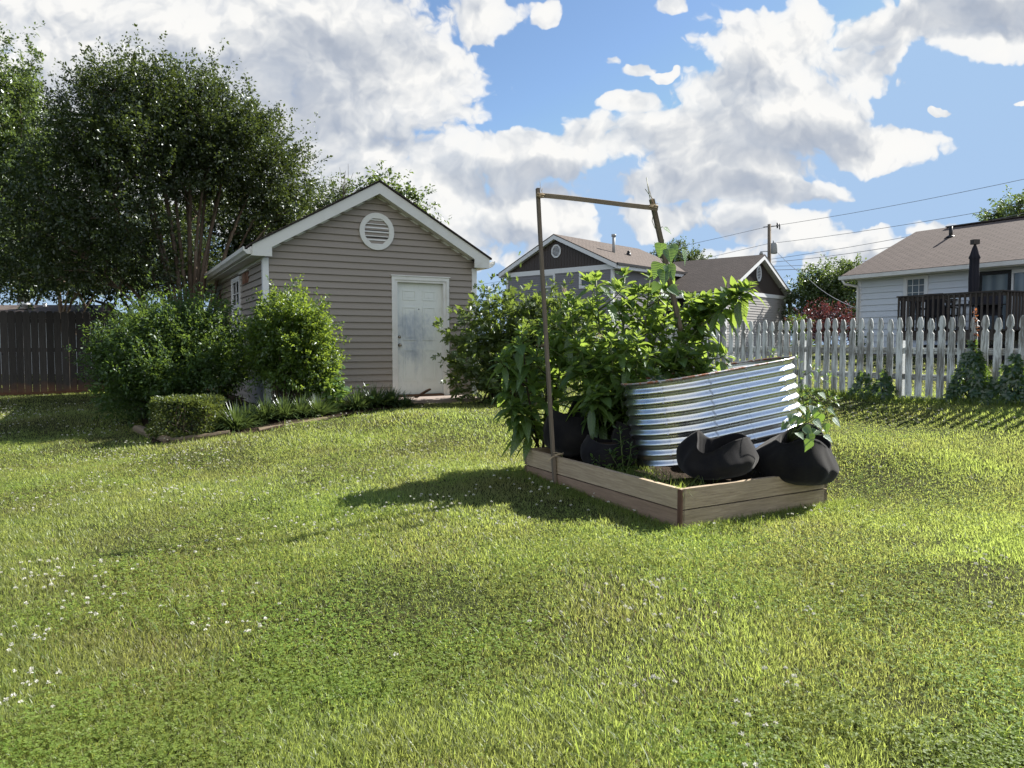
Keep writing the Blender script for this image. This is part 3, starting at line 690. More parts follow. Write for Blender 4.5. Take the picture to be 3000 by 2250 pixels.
for s in (0, 1):
    poly = [(-.22, 2.345), (.085, 2.345), (.085, rtop(.085) - .195), (W / 2, rtop(W / 2) - .195), (W / 2, rtop(W / 2)), (-.22, rtop(-.22))]
    if s: poly = [(W - x, z) for x, z in poly][::-1]
    MB().prism(poly, (0, -.205 - .0 * s, 0), (1, 0, 0), (0, 0, 1), (0, .025, 0)).build('rake_board', M['trim'], shed)
so_ = MB()
for s in (0, 1):
    f = (lambda x: x) if s == 0 else (lambda x: W - x)
    so_.face([(f(.086), -.18, rtop(.086) - .19), (f(.086), .0, rtop(.086) - .19), (W / 2, .0, rtop(W / 2) - .19), (W / 2, -.18, rtop(W / 2) - .19)])
    so_.face([(f(0), -.18, 2.35), (f(-.21), -.18, 2.35), (f(-.21), DP + .18, 2.35), (f(0), DP + .18, 2.35)])
    so_.box((min(f(-.235), f(-.21)), -.18, 2.345), (.025, 0, 0), (0, DP + .36, 0), (0, 0, .15))
    so_.box((min(f(-.012), f(-.035)), .08, 2.30), (.023, 0, 0), (0, DP - .1, 0), (0, 0, .05))
    so_.prism([(f(.085), rtop(.085) - .225), (W / 2, rtop(W / 2) - .225), (W / 2, rtop(W / 2) - .192), (f(.085), rtop(.085) - .192)], (0, -.02, 0), (1, 0, 0), (0, 0, 1), (0, .018, 0))
so_.build('soffit', M['trim'], shed)
for s in (0, 1):
    f = (lambda x: x) if s == 0 else (lambda x: W - x)
    pr = [(-.24, 2.37), (-.30, 2.37), (-.325, 2.40), (-.355, 2.425), (-.36, 2.485), (-.34, 2.485), (-.335, 2.44), (-.24, 2.44)]
    gu = MB(); q = [(f(x), z) for x, z in pr]
    gu.prism(q if s == 0 else q[::-1], (0, -.17, 0), (1, 0, 0), (0, 0, 1), (0, DP + .35, 0)); gu.build('gutter', M['trim'], shed)
dn = MB(); dn.tube([(-.29, DP - .1, 2.37), (-.29, DP - .1, 2.29), (-.25, DP - .12, 2.2), (-.13, DP - .16, 2.12), (-.07, DP - .17, 2.02), (-.06, DP - .17, 1.6), (-.06, DP - .17, -.1)], .045, 8); dn.build('downspout', M['trim'], shed)
octa_vent(shed, (W / 2, -.014, 2.90), (1, 0, 0), (0, -1, 0), .315, .325, 7, True, M['trim'], (.24, .245))
# side window and the rusty plaque beside it
window(shed, (-.016, 3.36, 1.14), (0, -1, 0), (-1, 0, 0), .92, 1.04, .055, 2, 2, True, M['trim_clean'], M['glass'])
MB().box((-.05, 1.42, 2.255), (.05, 0, 0), (0, 1.0, 0), (0, 0, .035)).build('ledge', M['trim'], shed)
m, nt = new_mat('rusty_plaque'); n = tex(nt, coord(nt), 11, 4, .7, (1, 2.2, .5)); finish(nt, ramp(nt, n, [(.42, (.05, .022, .015)), (.5, (.16, .06, .035)), (.6, (.30, .22, .16))]), .8, .1); M['plaque'] = m
MB().box((-.034, 1.46, 2.04), (.018, 0, 0), (0, .62, 0), (0, 0, .2)).build('plaque', M['plaque'], shed)
# the door
m, nt = new_mat('worn_door_paint'); v = coord(nt)
n = tex(nt, v, 3.2, 6, .7, (1, 1, .8), .5); n2 = tex(nt, v, 17, 4, .7, (1, 1, .45)); sp_ = N(nt, 'ShaderNodeSeparateXYZ'); L(nt, v, sp_.inputs[0])
zz = ramp(nt, mth(nt, 'DIVIDE', sp_.outputs[2], 2.1), [(.05, .35), (.42, .95), (.66, 1.), (.84, .1)]); xx = ramp(nt, mth(nt, 'DIVIDE', mth(nt, 'SUBTRACT', sp_.outputs[0], 2.2), 1.), [(.05, .75), (.45, 1.), (.85, .6), (.98, .2)])
s_ = mth(nt, 'MULTIPLY', mth(nt, 'MULTIPLY', zz, xx), mth(nt, 'ADD', mth(nt, 'MULTIPLY', n, .8), mth(nt, 'MULTIPLY', n2, .45)))
c = mixc(nt, ramp(nt, s_, [(.36, 0.), (.66, 1.)]), (.66, .69, .66), (.36, .41, .47)); c = mixc(nt, ramp(nt, n2, [(.55, 0.), (.8, .35)]), c, (.34, .36, .36))
finish(nt, c, .5, .35, bump=n2, bs=.1, bd=.003); M['door'] = m
DX0, DX1 = 2.295, 3.19; dw = DX1 - DX0
d = MB().box((DX0, .075, .0), (dw, 0, 0), (0, .04, 0), (0, 0, 2.035))
for x0, x1 in ((.13, .385), (.51, .765)):
    for z0, z1 in ((.24, .82), (.99, 1.60), (1.72, 1.90)):
        a, b = DX0 + x0, DX0 + x1
        for q in ((a, z0, b - a, .022), (a, z1 - .022, b - a, .022)): d.box((q[0], .066, q[1]), (q[2], 0, 0), (0, .0092, 0), (0, 0, q[3]))
        for q in (a, b - .022): d.box((q, .066, z0 + .022), (.022, 0, 0), (0, .0092, 0), (0, 0, z1 - z0 - .044))
        d.prism([(a + .045, z0 + .045), (b - .045, z0 + .045), (b - .045, z1 - .045), (a + .045, z1 - .045)], (0, .069, 0), (1, 0, 0), (0, 0, 1), (0, .0063, 0))
door = d.build('door', M['door'], shed)
m, nt = new_mat('aged_brass'); finish(nt, (.30, .27, .22), .35, .5, 1.); M['brass'] = m
Mx = lambda x, z: Matrix.Translation((x, .075, z)) @ Matrix.Rotation(math.pi / 2, 4, 'X')
MB().lathe([(0, .065), (.016, .064), (.026, .055), (.027, .045), (.014, .03), (.013, .012), (.031, .006), (.032, 0)], 16, Mx(DX0 + .062, .90)).build('door_knob', M['brass'], door)
MB().lathe([(0, .028), (.018, .027), (.022, .018), (.028, .010), (.03, 0)], 16, Mx(DX0 + .062, 1.05)).build('deadbolt', M['brass'], door)
MB().lathe([(0, .014), (.008, .013), (.009, 0)], 10, Mx(DX0 + .44, 1.56)).build('peephole', M['black'], door)
fr = MB(); J = M['trim']
fr.box((DX0 - .11, -.03, -.06), (.055, 0, 0), (0, .10, 0), (0, 0, 2.20)); fr.box((DX1 + .055, -.03, -.06), (.055, 0, 0), (0, .10, 0), (0, 0, 2.20)); fr.box((DX0 - .055, -.03, 2.075), (dw + .11, 0, 0), (0, .10, 0), (0, 0, .065))
fr.box((DX0 - .055, -.012, -.04), (.055, 0, 0), (0, .16, 0), (0, 0, 2.115)); fr.box((DX1, -.012, -.04), (.055, 0, 0), (0, .16, 0), (0, 0, 2.115)); fr.box((DX0, -.012, 2.035), (dw, 0, 0), (0, .16, 0), (0, 0, .04))
fr.box((DX0 - .13, -.045, 2.141), (dw + .26, 0, 0), (0, .08, 0), (0, 0, .018)); fr.build('door_frame', J, shed)
MB().box((DX0, -.03, -.045), (dw, 0, 0), (0, .15, 0), (0, 0, .04)).build('threshold', M['debris'], shed)
# concrete step and broken boards on it
st = MB(); N_ = 14
st.box((2.08, -.80, -.30), (1.5, 0, 0), (0, .765, 0), (0, 0, .262))
q = tag(st.build('concrete_step', M['concrete'], None, None, .015), 'low concrete step in front of the white shed door', 'step'); q.location = shed_pt(0, 0); q.rotation_euler.z = SH_ROT
for k, (x, y, z, rz, ry, ln, lab) in enumerate(((2.34, -.78, -.05, -1.1, .45, .36, 'reddish broken board end tilted up beside the concrete step'), (2.24, -.72, -.15, .3, .05, .34, 'flat splintered board lying at the step corner'))):
    mb = MB(); pr = [(0, -.03), (ln * .85, -.04), (ln, -.01), (ln * .93, .01), (ln * .97, .035), (0, .03)]
    mb.prism(pr, (0, 0, 0), (1, 0, 0), (0, 1, 0), (0, 0, .025)); q = mb.build('broken_board', M['debris'], None, (0, 0, 0)); q.location = shed_pt(x, y, z + .04); q.rotation_euler = (0, -ry, SH_ROT + rz)
    tag(q, lab, 'board', 'broken boards by the step')

# ------------------------------------------------------------------ privacy fence at the left
fa = Vector((-11.28, 16.4, 0)); fd = Vector((.948, .319, 0)).normalized(); fn = Vector((fd.y, -fd.x, 0))
pf = thing('privacy_fence', 'dark weathered dog eared wooden privacy fence with clay stained foot', 'fence', fa + fd * 0 + Vector((0, 0, G(fa.x, fa.y))))
base = pf.location.copy(); s = -3.2; topz = CAMZ + .745; k = 0
while s < 4.75:
    p = fa + fd * s; zb = G(p.x, p.y) + .02 + .012 * random.random() ; tz = topz + random.uniform(-.008, .008) - .002 * s; w = .139 + random.uniform(-.002, .002)
    lean = random.uniform(-.004, .004)
    poly = [(0, zb), (w, zb), (w + lean, tz - .04), (w - .03 + lean, tz), (.03 + lean, tz), (lean, tz - .04)]
    o = Vector((p.x, p.y, 0)) + fn * random.uniform(-.004, .008)
    mb = MB().prism(poly, o, fd, (0, 0, 1), -fn * .018)
    q = mb.build('board', M['fence_grey'], pf, base); k += 1; s += w + (.0045 + .005 * (random.random() > .25))
for z in (.22, .95, 1.6):
    p = fa + fd * -3.2 - fn * .066; MB().box((p.x, p.y, base.z + z), fd * 7.95, -fn * .04 + Vector((0, 0, 0)), (0, 0, .09)).build('rail', M['fence_grey'], pf, base)
# clay and timber edge at its foot
mb = MB(); p = fa + fd * 2.3 + fn * .12; mb.box((p.x, p.y, G(p.x, p.y) - .05), fd * 1.9, fn * .11, (0, 0, .13)); q = tag(mb.build('landscape_timber', M['timber'], None, (p.x, p.y, G(p.x, p.y)), .012), 'weathered landscape timber lying along the privacy fence foot', 'timber', 'landscape timbers')
n = 220; t = np.linspace(-3.3, 4.6, n); V = []; F = []
for i, tt in enumerate(t):
    for j, oo in enumerate((-.12, .02, .13, .26)):
        jit = .10 * mnoise.noise(Vector((tt * 1.7, j, 3))) * (j > 1); p = fa + fd * tt + fn * (oo + jit); V.append((p.x, p.y, G(p.x, p.y) + (.035, .05, .03, -.008)[j] + .02 * mnoise.noise(Vector((tt * 6, oo * 9, 0)))))
    if i:
        for j in range(3): a = (i - 1) * 4 + j; F.append((a, a + 1, a + 5, a + 4))
tag(np_mesh('bare_clay', np.array(V), [np.array(F)], M['clay'], smooth=True), kind='structure')

# ------------------------------------------------------------------ white picket fence at the right
pk = thing('picket_fence', 'weathered gothic picket fence with flaking white paint across the yard', 'fence', (FA.x, FA.y, CAMZ - .70)); base = pk.location.copy()
pn = Vector((fdir.y, -fdir.x, 0)); pn = pn if pn.y < 0 else -pn     # towards the camera
def picket(h, w):
    r = [(w, 0), (w, h - .205), (w * .84, h - .196), (w * .56, h - .178), (w * .58, h - .155), (w * .98, h - .135), (w * 1.0, h - .115), (w * .86, h - .06), (w * .60, h - .022), (w * .33, h)]
    return r + [(-x, z) for x, z in reversed(r)]
s = -1.65; k = 0
fz = lambda s: CAMZ - .70 + .012 * math.sin(s * .9) - .004 * s
while s < 6.6:
    p = FA + fdir * s; h = 1.07 + random.uniform(-.02, .02); z0 = fz(s)
    o = Vector((p.x, p.y, z0)) + pn * random.uniform(.0, .005); tl = random.uniform(-.012, .012); ux = (fdir + Vector((0, 0, tl))).normalized(); uz = Vector((-fdir.x * tl, -fdir.y * tl, 1)).normalized()
    q = MB().prism(picket(h, .0425 + random.uniform(-.0015, .0015)), o, ux, uz, -pn * .019).build('picket', M['picket'], pk, base); k += 1
    s += .131 + random.uniform(-.008, .008) + (.02 if random.random() < .1 else 0)
for z, hh, dpt in ((.585, .085, .036), (.235, .08, .036), (-.10, .12, .02)):
    for a, b in ((-1.7, .9), (.904, 3.3), (3.304, 6.7)):
        pa, pb = FA + fdir * a - pn * .024, FA + fdir * b - pn * .024
        if z < 0: pa, pb = pa + pn * .030, pb + pn * .030
        pa.z, pb.z = fz(a) + z, fz(b) + z
        MB().box(pa, pb - pa, -pn * dpt, (0, 0, hh)).build('rail' if z > 0 else 'kickboard', M['picket'], pk, base)
for a in (-1.2, 1.13, 2.62, 5.1):
    p = FA + fdir * a - pn * .075; p.z = fz(a) - .1; MB().box(p, fdir * .085, -pn * .085, (0, 0, .86)).build('post', M['trim_clean'], pk, base)

# ------------------------------------------------------------------ grey two storey house behind
gx = Vector((-.74, .673, 0)).normalized(); gy = Vector((.673, .74, 0)).normalized(); up = Vector((0, 0, 1))
GR = P(1794, HOR, 40.); GR.z = 0; gfl = CAMZ - .9
gh = thing('grey_house', 'grey two storey house with brown gable and screened porch wing', 'house', (GR.x, GR.y, gfl)); base = gh.location.copy()
EW = 7.7; EZ = CAMZ + 4.30; gout = -gy; dl = 8.2
o = Vector((GR.x, GR.y, 0)) + gx * EW     # left end, so that x runs to the right
ux = -gx; gn = Vector((-.673, -.74, 0)).normalized()    # out of the gable wall, towards the camera
assert abs(ux.dot(gn)) < .02
wl = MB(); holes = [(EW - 4.85, EW - 4.0, CAMZ + 2.6, CAMZ + 4.03), (EW - 2.17, EW - 1.29, CAMZ + 3.18, CAMZ + 4.06)]
siding(wl, o, ux, gn, lambda z: (0, EW), gfl, EZ - .25, .128, .024, holes)
siding(wl, o + ux * EW, gy, ux, lambda z: (0, dl), gfl, EZ, .128, .014)
wl.box(o + ux * .02 - gn * .12 + up * gfl, ux * (EW - .04), -gn * .05, up * (EZ - gfl)); wl.build('wall', M['grey_siding'], gh, base)
sl = .452; rise = sl * EW / 2; bt = MB(); k = 0; x = 0
while x < EW:
    w = .2; x1 = min(x + w, EW); hh = lambda q: sl * min(q, EW - q) + EZ
    q = o + gn * .02
    bt.face([q + ux * (x + .02) + up * EZ, q + ux * (x1 - .02) + up * EZ, q + ux * (x1 - .02) + up * hh(x1 - .02), q + ux * (x + .02) + up * hh(x + .02)])
    bt.box(q + ux * (x1 - .02) + up * EZ, ux * .04, gn * .016, up * max(.01, hh(min(x1, EW)) - EZ)); bt.face([q + ux * (x - .03) + up * EZ - gn * .004, q + ux * (x1 + .03) + up * EZ - gn * .004, q + ux * (x1 + .03) + up * hh(x1) - gn * .004, q + ux * (x - .03) + up * hh(x) - gn * .004]); x = x1
bt.build('gable', M['brown_batten'], gh, base)
tr = MB(); tr.box(o - ux * .03 + gn * .02 + up * (EZ - .26), ux * (EW + .06), gn * .03, up * .27)
for x in (-.03, EW - .12): tr.box(o + ux * x + gn * .002 + up * gfl, ux * .15, gn * .025, up * (EZ - .26 - gfl))
tr.box(o + ux * (EW + .002), gy * .12, ux * .025, up * 0) if False else None
tr.box(o + ux * (EW + .001) + gy * .0 + up * gfl, gy * .13, ux * .024, up * (EZ - gfl)); tr.build('corner_trim', M['trim_clean'], gh, base)
def gable_roof(o, ux, gn, w, eave, sl, depth, ov, front, th, mat, parent, base, name='roof', rake_h=.2, back=.3):
    """Two roof slopes with rake boards over a gable wall; depth runs away from gn."""
    rf = MB(); rk = MB(); zt = lambda x: eave + sl * min(x, w - x) + .16
    for s in (0, 1):
        f = (lambda x: x) if s == 0 else (lambda x: w - x)
        a = o + ux * f(-ov) + gn * front + up * zt(-ov); b = o + ux * f(-ov) - gn * (depth + back) + up * zt(-ov); r0 = o + ux * (w / 2) + gn * front + up * zt(w / 2); r1 = o + ux * (w / 2) - gn * (depth + back) + up * zt(w / 2)
        q = [a, b, r1, r0] if s else [b, a, r0, r1]
        rf.face([p + up * th for p in q]); rf.face(q[::-1]); rf.face([a, r0, r0 + up * th, a + up * th]); rf.face([a, a + up * th, b + up * th, b]); rf.face([b, b + up * th, r1 + up * th, r1])
        po = [(-ov, zt(-ov) - rake_h), (w / 2, zt(w / 2) - rake_h), (w / 2, zt(w / 2) - .002), (-ov, zt(-ov) - .002)]; po = [(f(x), z) for x, z in po]; po = po if s == 0 else po[::-1]
        rk.prism(po, o + gn * (front - .045), ux, up, gn * .03)
        rk.face([o + ux * f(-ov) + gn * (front - .05) + up * (zt(-ov) - rake_h + .01), o + ux * f(-ov) + up * (zt(-ov) - rake_h + .01), o + ux * (w / 2) + up * (zt(w / 2) - rake_h + .01), o + ux * (w / 2) + gn * (front - .05) + up * (zt(w / 2) - rake_h + .01)])
        rk.box(o + ux * min(f(-ov), f(0)) + gn * (front - .06) + up * (zt(-ov) - rake_h), ux * ov, -gn * (depth + front), up * .02)
        rk.box(o + ux * (f(-ov) - (.03 if s == 0 else 0)) + gn * (front - .06) + up * (zt(-ov) - rake_h), ux * .03, -gn * (depth + front), up * (rake_h - .01))
    rf.build(name, mat, parent, base); rk.build('rake_board', M['trim_clean'], parent, base)
gable_roof(o, ux, gn, EW, EZ, sl, dl, .42, .30, .05, M['shingle_grey'], gh, base, rake_h=.24)
octa_vent(gh, o + ux * (EW / 2) + gn * .04 + up * (EZ + 1.0), ux, gn, .36, .40, 9)
window(gh, o + ux * (EW - 4.79) + gn * .012 + up * (CAMZ + 2.64), ux, gn, .73, 1.35, .12, 1, 1, True, blind=.1)
window(gh, o + ux * (EW - 2.11) + gn * .012 + up * (CAMZ + 3.22), ux, gn, .76, .80, .12, 1, 1, True, blind=.75)
mb = MB(); gl = o - ux * .5 + gn * .3 + up * (EZ - .08); mb.box(gl - up * .06, -ux * .1, -gn * (dl + .3), up * .12); g2 = o + ux * (EW + .42) + gn * .28 + up * (EZ - .09); mb.box(g2, ux * .1, -gn * (dl + .3), up * .13)
mb.tube([gl - gn * .3, gl - gn * .35 - up * .25, gl + ux * .35 - gn * .42 - up * .45, gl + ux * .4 - gn * .42 - up * 1.0], .045, 6); mb.build('gutter', M['black'], gh, base)
pp = o + ux * (EW * .5 + 2.1) - gn * 2.6; zt = EZ + .16 + sl * (EW / 2 - 2.1)
MB().tube([pp + up * (zt - .1), pp + up * (zt + .95)], .09, 10).tube([pp + up * (zt + .95), pp + up * (zt + 1.08)], .14, 10).build('flue_pipe', M['blind'], gh, base)
pp = o + ux * (EW * .5 + 2.2) - gn * 4.0; zt = EZ + .16 + sl * (EW / 2 - 2.2); MB().tube([pp + up * (zt - .1), pp + up * (zt + .18)], .13, 8).tube([pp + up * (zt + .18), pp + up * (zt + .3)], .09, 8).build('roof_vent', M['black'], gh, base)
# the porch wing: its gable faces right
wo = P(2125, HOR, 40.9); wo.z = 0; WW = 8.1; WE = CAMZ + 3.02; wux = gy; wn = Vector((wux.y, -wux.x, 0)); wn = wn if wn.y < 0 else -wn
wl = MB(); siding(wl, wo, wux, wn, lambda z: (0, WW), gfl - .3, WE - .2, .150, .022)
wl.box(wo + wux * .02 - wn * .02 + up * (gfl - .3), wux * (WW - .04), -wn * .05, up * (WE - gfl + .3)); wl.build('wall', M['tan_lit'], gh, base)
lw = MB(); WL = 4.6; siding(lw, wo - wn * WL, wn, -wux, lambda z: (0, WL), gfl - .3, CAMZ + 1.33, .147, .02); lw.build('wall', M['grey_siding'], gh, base)
fr = MB(); k = 0
for k in range(4):
    q = wo - wn * (k * 1.5); fr.box(q - wux * .02 + up * (CAMZ + 1.33), -wn * .13, wux * .1, up * (WE - CAMZ - 1.45)); 
    if k: fr.box(q + wn * .75 - wux * .01 + up * (CAMZ + 1.45), -wn * .07, wux * .06, up * (WE - CAMZ - 1.66))
fr.box(wo - wux * .03 + up * (CAMZ + 1.33), -wn * WL, wux * .1, up * .14); fr.box(wo - wux * .03 + up * (WE - .2), -wn * WL, wux * .1, up * .2); fr.build('porch_frame', M['trim_clean'], gh, base)
m, nt = new_mat('insect_screen'); finish(nt, (.030, .030, .034), .8, .1); M['screen'] = m
MB().box(wo + wux * .06 + up * (CAMZ + 1.33), -wn * WL, wux * .02, up * (WE - CAMZ - 1.4)).build('porch_screen', M['screen'], gh, base)
bt = MB(); x = 0; wsl = .50
while x < WW:
    x1 = min(x + .15, WW); hh = lambda q: wsl * min(q, WW - q) + WE; q = wo + wn * .02
    bt.face([q + wux * x + up * WE, q + wux * (x1) + up * WE, q + wux * (x1) + up * hh(x1), q + wux * x + up * hh(x)]); bt.box(q + wux * (x1 - .02) + up * WE, wux * .035, wn * .025, up * max(.01, hh(x1) - WE)); x = x1
bt.build('gable', M['brown_batten'], gh, base)
tr = MB(); tr.box(wo - wux * .03 + wn * .025 + up * (WE - .2), wux * (WW + .06), wn * .03, up * .22)
for x in (-.03, WW - .1): tr.box(wo + wux * x + wn * .004 + up * (gfl - .3), wux * .13, wn * .024, up * (WE - .2 - gfl + .3))
tr.build('corner_trim', M['trim_clean'], gh, base)
gable_roof(wo, wux, wn, WW, WE, wsl, 5.6, .62, .40, .05, M['shingle_dark'], gh, base, rake_h=.24, back=0)
octa_vent(gh, wo + wux * (WW / 2 - .05) + wn * .05 + up * (WE + 1.15), wux, wn, .34, .50, 9)
q = wo + wux * (WW + .5) + wn * .1
pm = MB(); pm.box(q + up * (gfl - .3), wux * .16, -wn * .16, up * (WE - gfl + .25)); pm.box(q + up * (WE - .35) - wux * .25, wux * .3, -wn * .15, up * .28); pm.build('porch_post', M['redwood'], gh, base)
rl = MB(); rl.box(q + up * (CAMZ + .95), wn * 1.5 + wux * 1.2, up * .07, wux * .05); rl.box(q + up * (CAMZ + .2), wn * 1.5 + wux * 1.2, up * .07, wux * .05)
for k in range(9): rl.box(q + (wn * 1.5 + wux * 1.2) * (k / 8.) + up * (CAMZ + .2), wux * .04, -wn * .04, up * .65)
rl.build('porch_railing', M['redwood'], gh, base)

# ------------------------------------------------------------------ pale house at the right with its deck
hx = Vector((.479, -.878, 0)).normalized(); hn = Vector((-.878, -.479, 0)).normalized()     # along the front towards us, and out of it
ho = P(2512, HOR, 25.8); ho.z = 0; hfl = CAMZ - .42; HE = CAMZ + 2.42; HL = 16.0; HD = 7.4
wh = thing('pale_house', 'pale blue white single storey house with brown shingle roof', 'house', (ho.x, ho.y, hfl)); base = wh.location.copy()
wl = MB()
def hpx(px): k = (px - 1500) / F_PX; return (k * ho.y - ho.x) / (hx.x - k * hx.y)
siding(wl, ho, hx, hn, lambda z: (0, HL), hfl + .12, HE, .205, .034, holes=[(hpx(2651) - .03, hpx(2706) + .03, CAMZ + .72, CAMZ + 2.16), (hpx(2866) - .03, hpx(3040) + .12, CAMZ + .38, CAMZ + 2.12)])
siding(wl, ho - hn * HD, hn, -hx, lambda z: (0, HD), hfl, HE, .205, .02); wl.box(ho + hx * .02 - hn * .15 + up * hfl, hx * (HL - .04), -hn * .05, up * (HE - hfl)); wl.build('wall', M['pale_siding'], wh, base)
MB().box(ho + hx * .03 - hn * .03 + up * (hfl - .5), hx * HL, -hn * .2, up * .61).build('foundation', M['concrete'], wh, base)
tr = MB(); tr.box(ho - hx * .03 + hn * .006 + up * hfl, hx * .14, hn * .022, up * (HE - hfl)); tr.box(ho - hx * .02 + hn * .02 + up * (HE - .14), hx * HL, hn * .02, up * .18); tr.build('corner_trim', M['trim_clean'], wh, base)
hs = .44; rf = MB(); ovf = .42; ovs = .40; zt = lambda d: HE + .10 + hs * d     # d from the wall inwards
a = ho - hx * ovs + hn * ovf + up * zt(-ovf); b = ho + hx * HL + hn * ovf + up * zt(-ovf); r0 = ho - hx * ovs - hn * HD / 2 + up * zt(HD / 2); r1 = ho + hx * HL - hn * HD / 2 + up * zt(HD / 2); th = up * .05
rf.face([a + th, b + th, r1 + th, r0 + th]); rf.face([a, a + th, r0 + th, r0]); rf.face([a, b, b + th, a + th]); rf.face([a, r0, r1, b])
a2 = ho - hx * ovs - hn * (HD + ovf) + up * zt(-ovf); b2 = ho + hx * HL - hn * (HD + ovf) + up * zt(-ovf); rf.face([r0 + th, r1 + th, b2 + th, a2 + th]); rf.face([a2, r0, r0 + th, a2 + th])
rf.build('roof', M['shingle_far'], wh, base)
MB().bar(r0 + hx * 1.2 + th, r1 + th, .3, .04).build('ridge_cap', M['shingle_dark'], wh, base)
MB().face([ho - hx * 0 + up * HE - hn * 0, ho - hn * HD + up * HE, ho - hn * HD / 2 + up * zt(HD / 2)]).build('gable', M['pale_siding'], wh, base)
fs = MB(); fs.face([ho - hx * ovs + hn * .02 + up * (zt(-ovf) - .05), ho + hx * HL + hn * .02 + up * (zt(-ovf) - .05), ho + hx * HL + hn * ovf + up * (zt(-ovf) - .05), ho - hx * ovs + hn * ovf + up * (zt(-ovf) - .05)])
fs.box(ho - hx * ovs + hn * (ovf - .025) + up * (zt(-ovf) - .13), hx * (HL + ovs), hn * .02, up * .12); fs.build('soffit', M['trim'], wh, base)
gu = MB(); gu.box(ho - hx * (ovs + .02) + hn * ovf + up * (zt(-ovf) - .10), hx * (HL + ovs), hn * .11, up * .12)
gu.tube([ho - hx * .3 + hn * (ovf + .05) + up * (zt(-ovf) - .1), ho - hx * .25 + hn * ovf + up * (zt(-ovf) - .25), ho + hx * .02 + hn * .1 + up * (HE - .42), ho + hx * .03 + hn * .09 + up * (HE - .7), ho + hx * .03 + hn * .09 + up * hfl], .045, 6); gu.build('gutter', M['trim'], wh, base)
pp = ho + hx * 1.6 - hn * 2.55; MB().tube([pp + up * (zt(2.55) - .05), pp + up * (zt(2.55) + .38)], .06, 8).tube([pp + up * (zt(2.55)), pp + up * (zt(2.55) + .08)], [.2, .09], 8).build('vent_pipe', M['black'], wh, base)
def hpx(px):      # distance along the front wall seen in pixel column px
    k = (px - 1500) / F_PX; return (k * ho.y - ho.x) / (hx.x - k * hx.y)
x0, x1 = hpx(2651), hpx(2706)
window(wh, ho + hx * x0 + hn * .025 + up * (CAMZ + .75), hx, hn, x1 - x0, 1.38, .09, 3, 3, True, M['trim_clean'], M['glass_blue'])
x0, x1 = hpx(2866), hpx(3040)
m, nt = new_mat('curtained_glass'); u_ = coord(nt); wv_ = N(nt, 'ShaderNodeTexWave', inp={'Scale': 2.2, 'Distortion': 2.5, 'Detail': 2.}); mp_ = N(nt, 'ShaderNodeMapping'); mp_.inputs['Scale'].default_value = (1, 1, .04); L(nt, u_, mp_.inputs[0]); L(nt, mp_.outputs[0], wv_.inputs['Vector'])
finish(nt, mixc(nt, wv_.outputs[0], (.10, .13, .16), (.20, .235, .26)), .08, .7); M['curtain_glass'] = m
window(wh, ho + hx * x0 + hn * .025 + up * (CAMZ + .42), hx, hn, (x1 - x0) / 2, 1.66, .07, 1, 1, False, M['black'], M['curtain_glass'], name='patio_door')
window(wh, ho + hx * (x0 + (x1 - x0) / 2 + .08) + hn * .025 + up * (CAMZ + .42), hx, hn, (x1 - x0) / 2, 1.66, .07, 1, 1, False, M['trim_clean'], M['curtain_glass'], name='patio_door')

# deck: parallel to the house front
DD = 2.75; dk0, dk1 = None, None; dfl = CAMZ + .40
do = ho + hn * DD
def along(o, px): k = (px - 1500) / F_PX; return (k * o.y - o.x) / (hx.x - k * hx.y)
dk0, dk1 = along(do, 2628), along(do, 2931)
dk = thing('wooden_deck', 'dark brown wooden deck with baluster railing on the pale house', 'deck', (do.x + hx.x * dk0, do.y + hx.y * dk0, hfl)); base = dk.location.copy()
mb = MB(); mb.box(do + hx * dk0 + up * (dfl - .04), hx * (dk1 - dk0 + 3), -hn * (DD - .03), up * .04); mb.build('deck_floor', M['deckwood'], dk, base)
mb = MB(); mb.box(do + hx * dk0 + hn * .0 + up * (dfl - .28), hx * (dk1 - dk0), -hn * .04, up * .235); mb.box(do + hx * dk0 + up * (dfl - .28) - hn * .045, hx * .04, -hn * (DD - .1), up * .235); mb.box(do + hx * (dk1 - .04) + up * (dfl - .28) - hn * .045, hx * .04, -hn * (DD - .1), up * .235); mb.build('rim_beam', M['deckwood'], dk, base)
mb = MB(); zt_ = dfl + .96
mb.box(do + hx * (dk0 - .04) + hn * .05 + up * zt_, hx * (dk1 - dk0 + .08), -hn * .13, up * .035); mb.box(do + hx * (dk0 - .04) - hn * .081 + up * zt_, hx * .13, -hn * (DD - .1), up * .035); mb.box(do + hx * (dk1 - .09) - hn * .081 + up * zt_, hx * .13, -hn * (DD - .1), up * .035)
mb.box(do + hx * dk0 - hn * .001 + up * (zt_ - .10), hx * (dk1 - dk0), -hn * .038, up * .09); mb.box(do + hx * dk0 - hn * .04 + up * (zt_ - .10), hx * .038, -hn * (DD - .1), up * .09); mb.box(do + hx * (dk1 - .04) - hn * .04 + up * (zt_ - .10), hx * .038, -hn * (DD - .1), up * .09)
mb.build('handrail', M['deckwood'], dk, base)
def balus(p): MB().box(p + up * (dfl - .18), hx * .042, -hn * .042, up * (zt_ - dfl + .17)).build('baluster', M['deckwood'], dk, base)
x = dk0
while x < dk1: balus(do + hx * x + hn * .045); x += .145
y = .15
while y < DD - .1:
    balus(do + hx * (dk0 - .045) - hn * y); balus(do + hx * (dk1 + .003) - hn * y); y += .145
for x, y in ((dk0 + .1, .2), (dk1 - .2, .2), ((dk0 + dk1) / 2, .2)):
    MB().box(do + hx * x - hn * y + up * (hfl - .25), hx * .09, -hn * .09, up * (dfl - hfl)).build('post', M['deckwood'], dk, base)
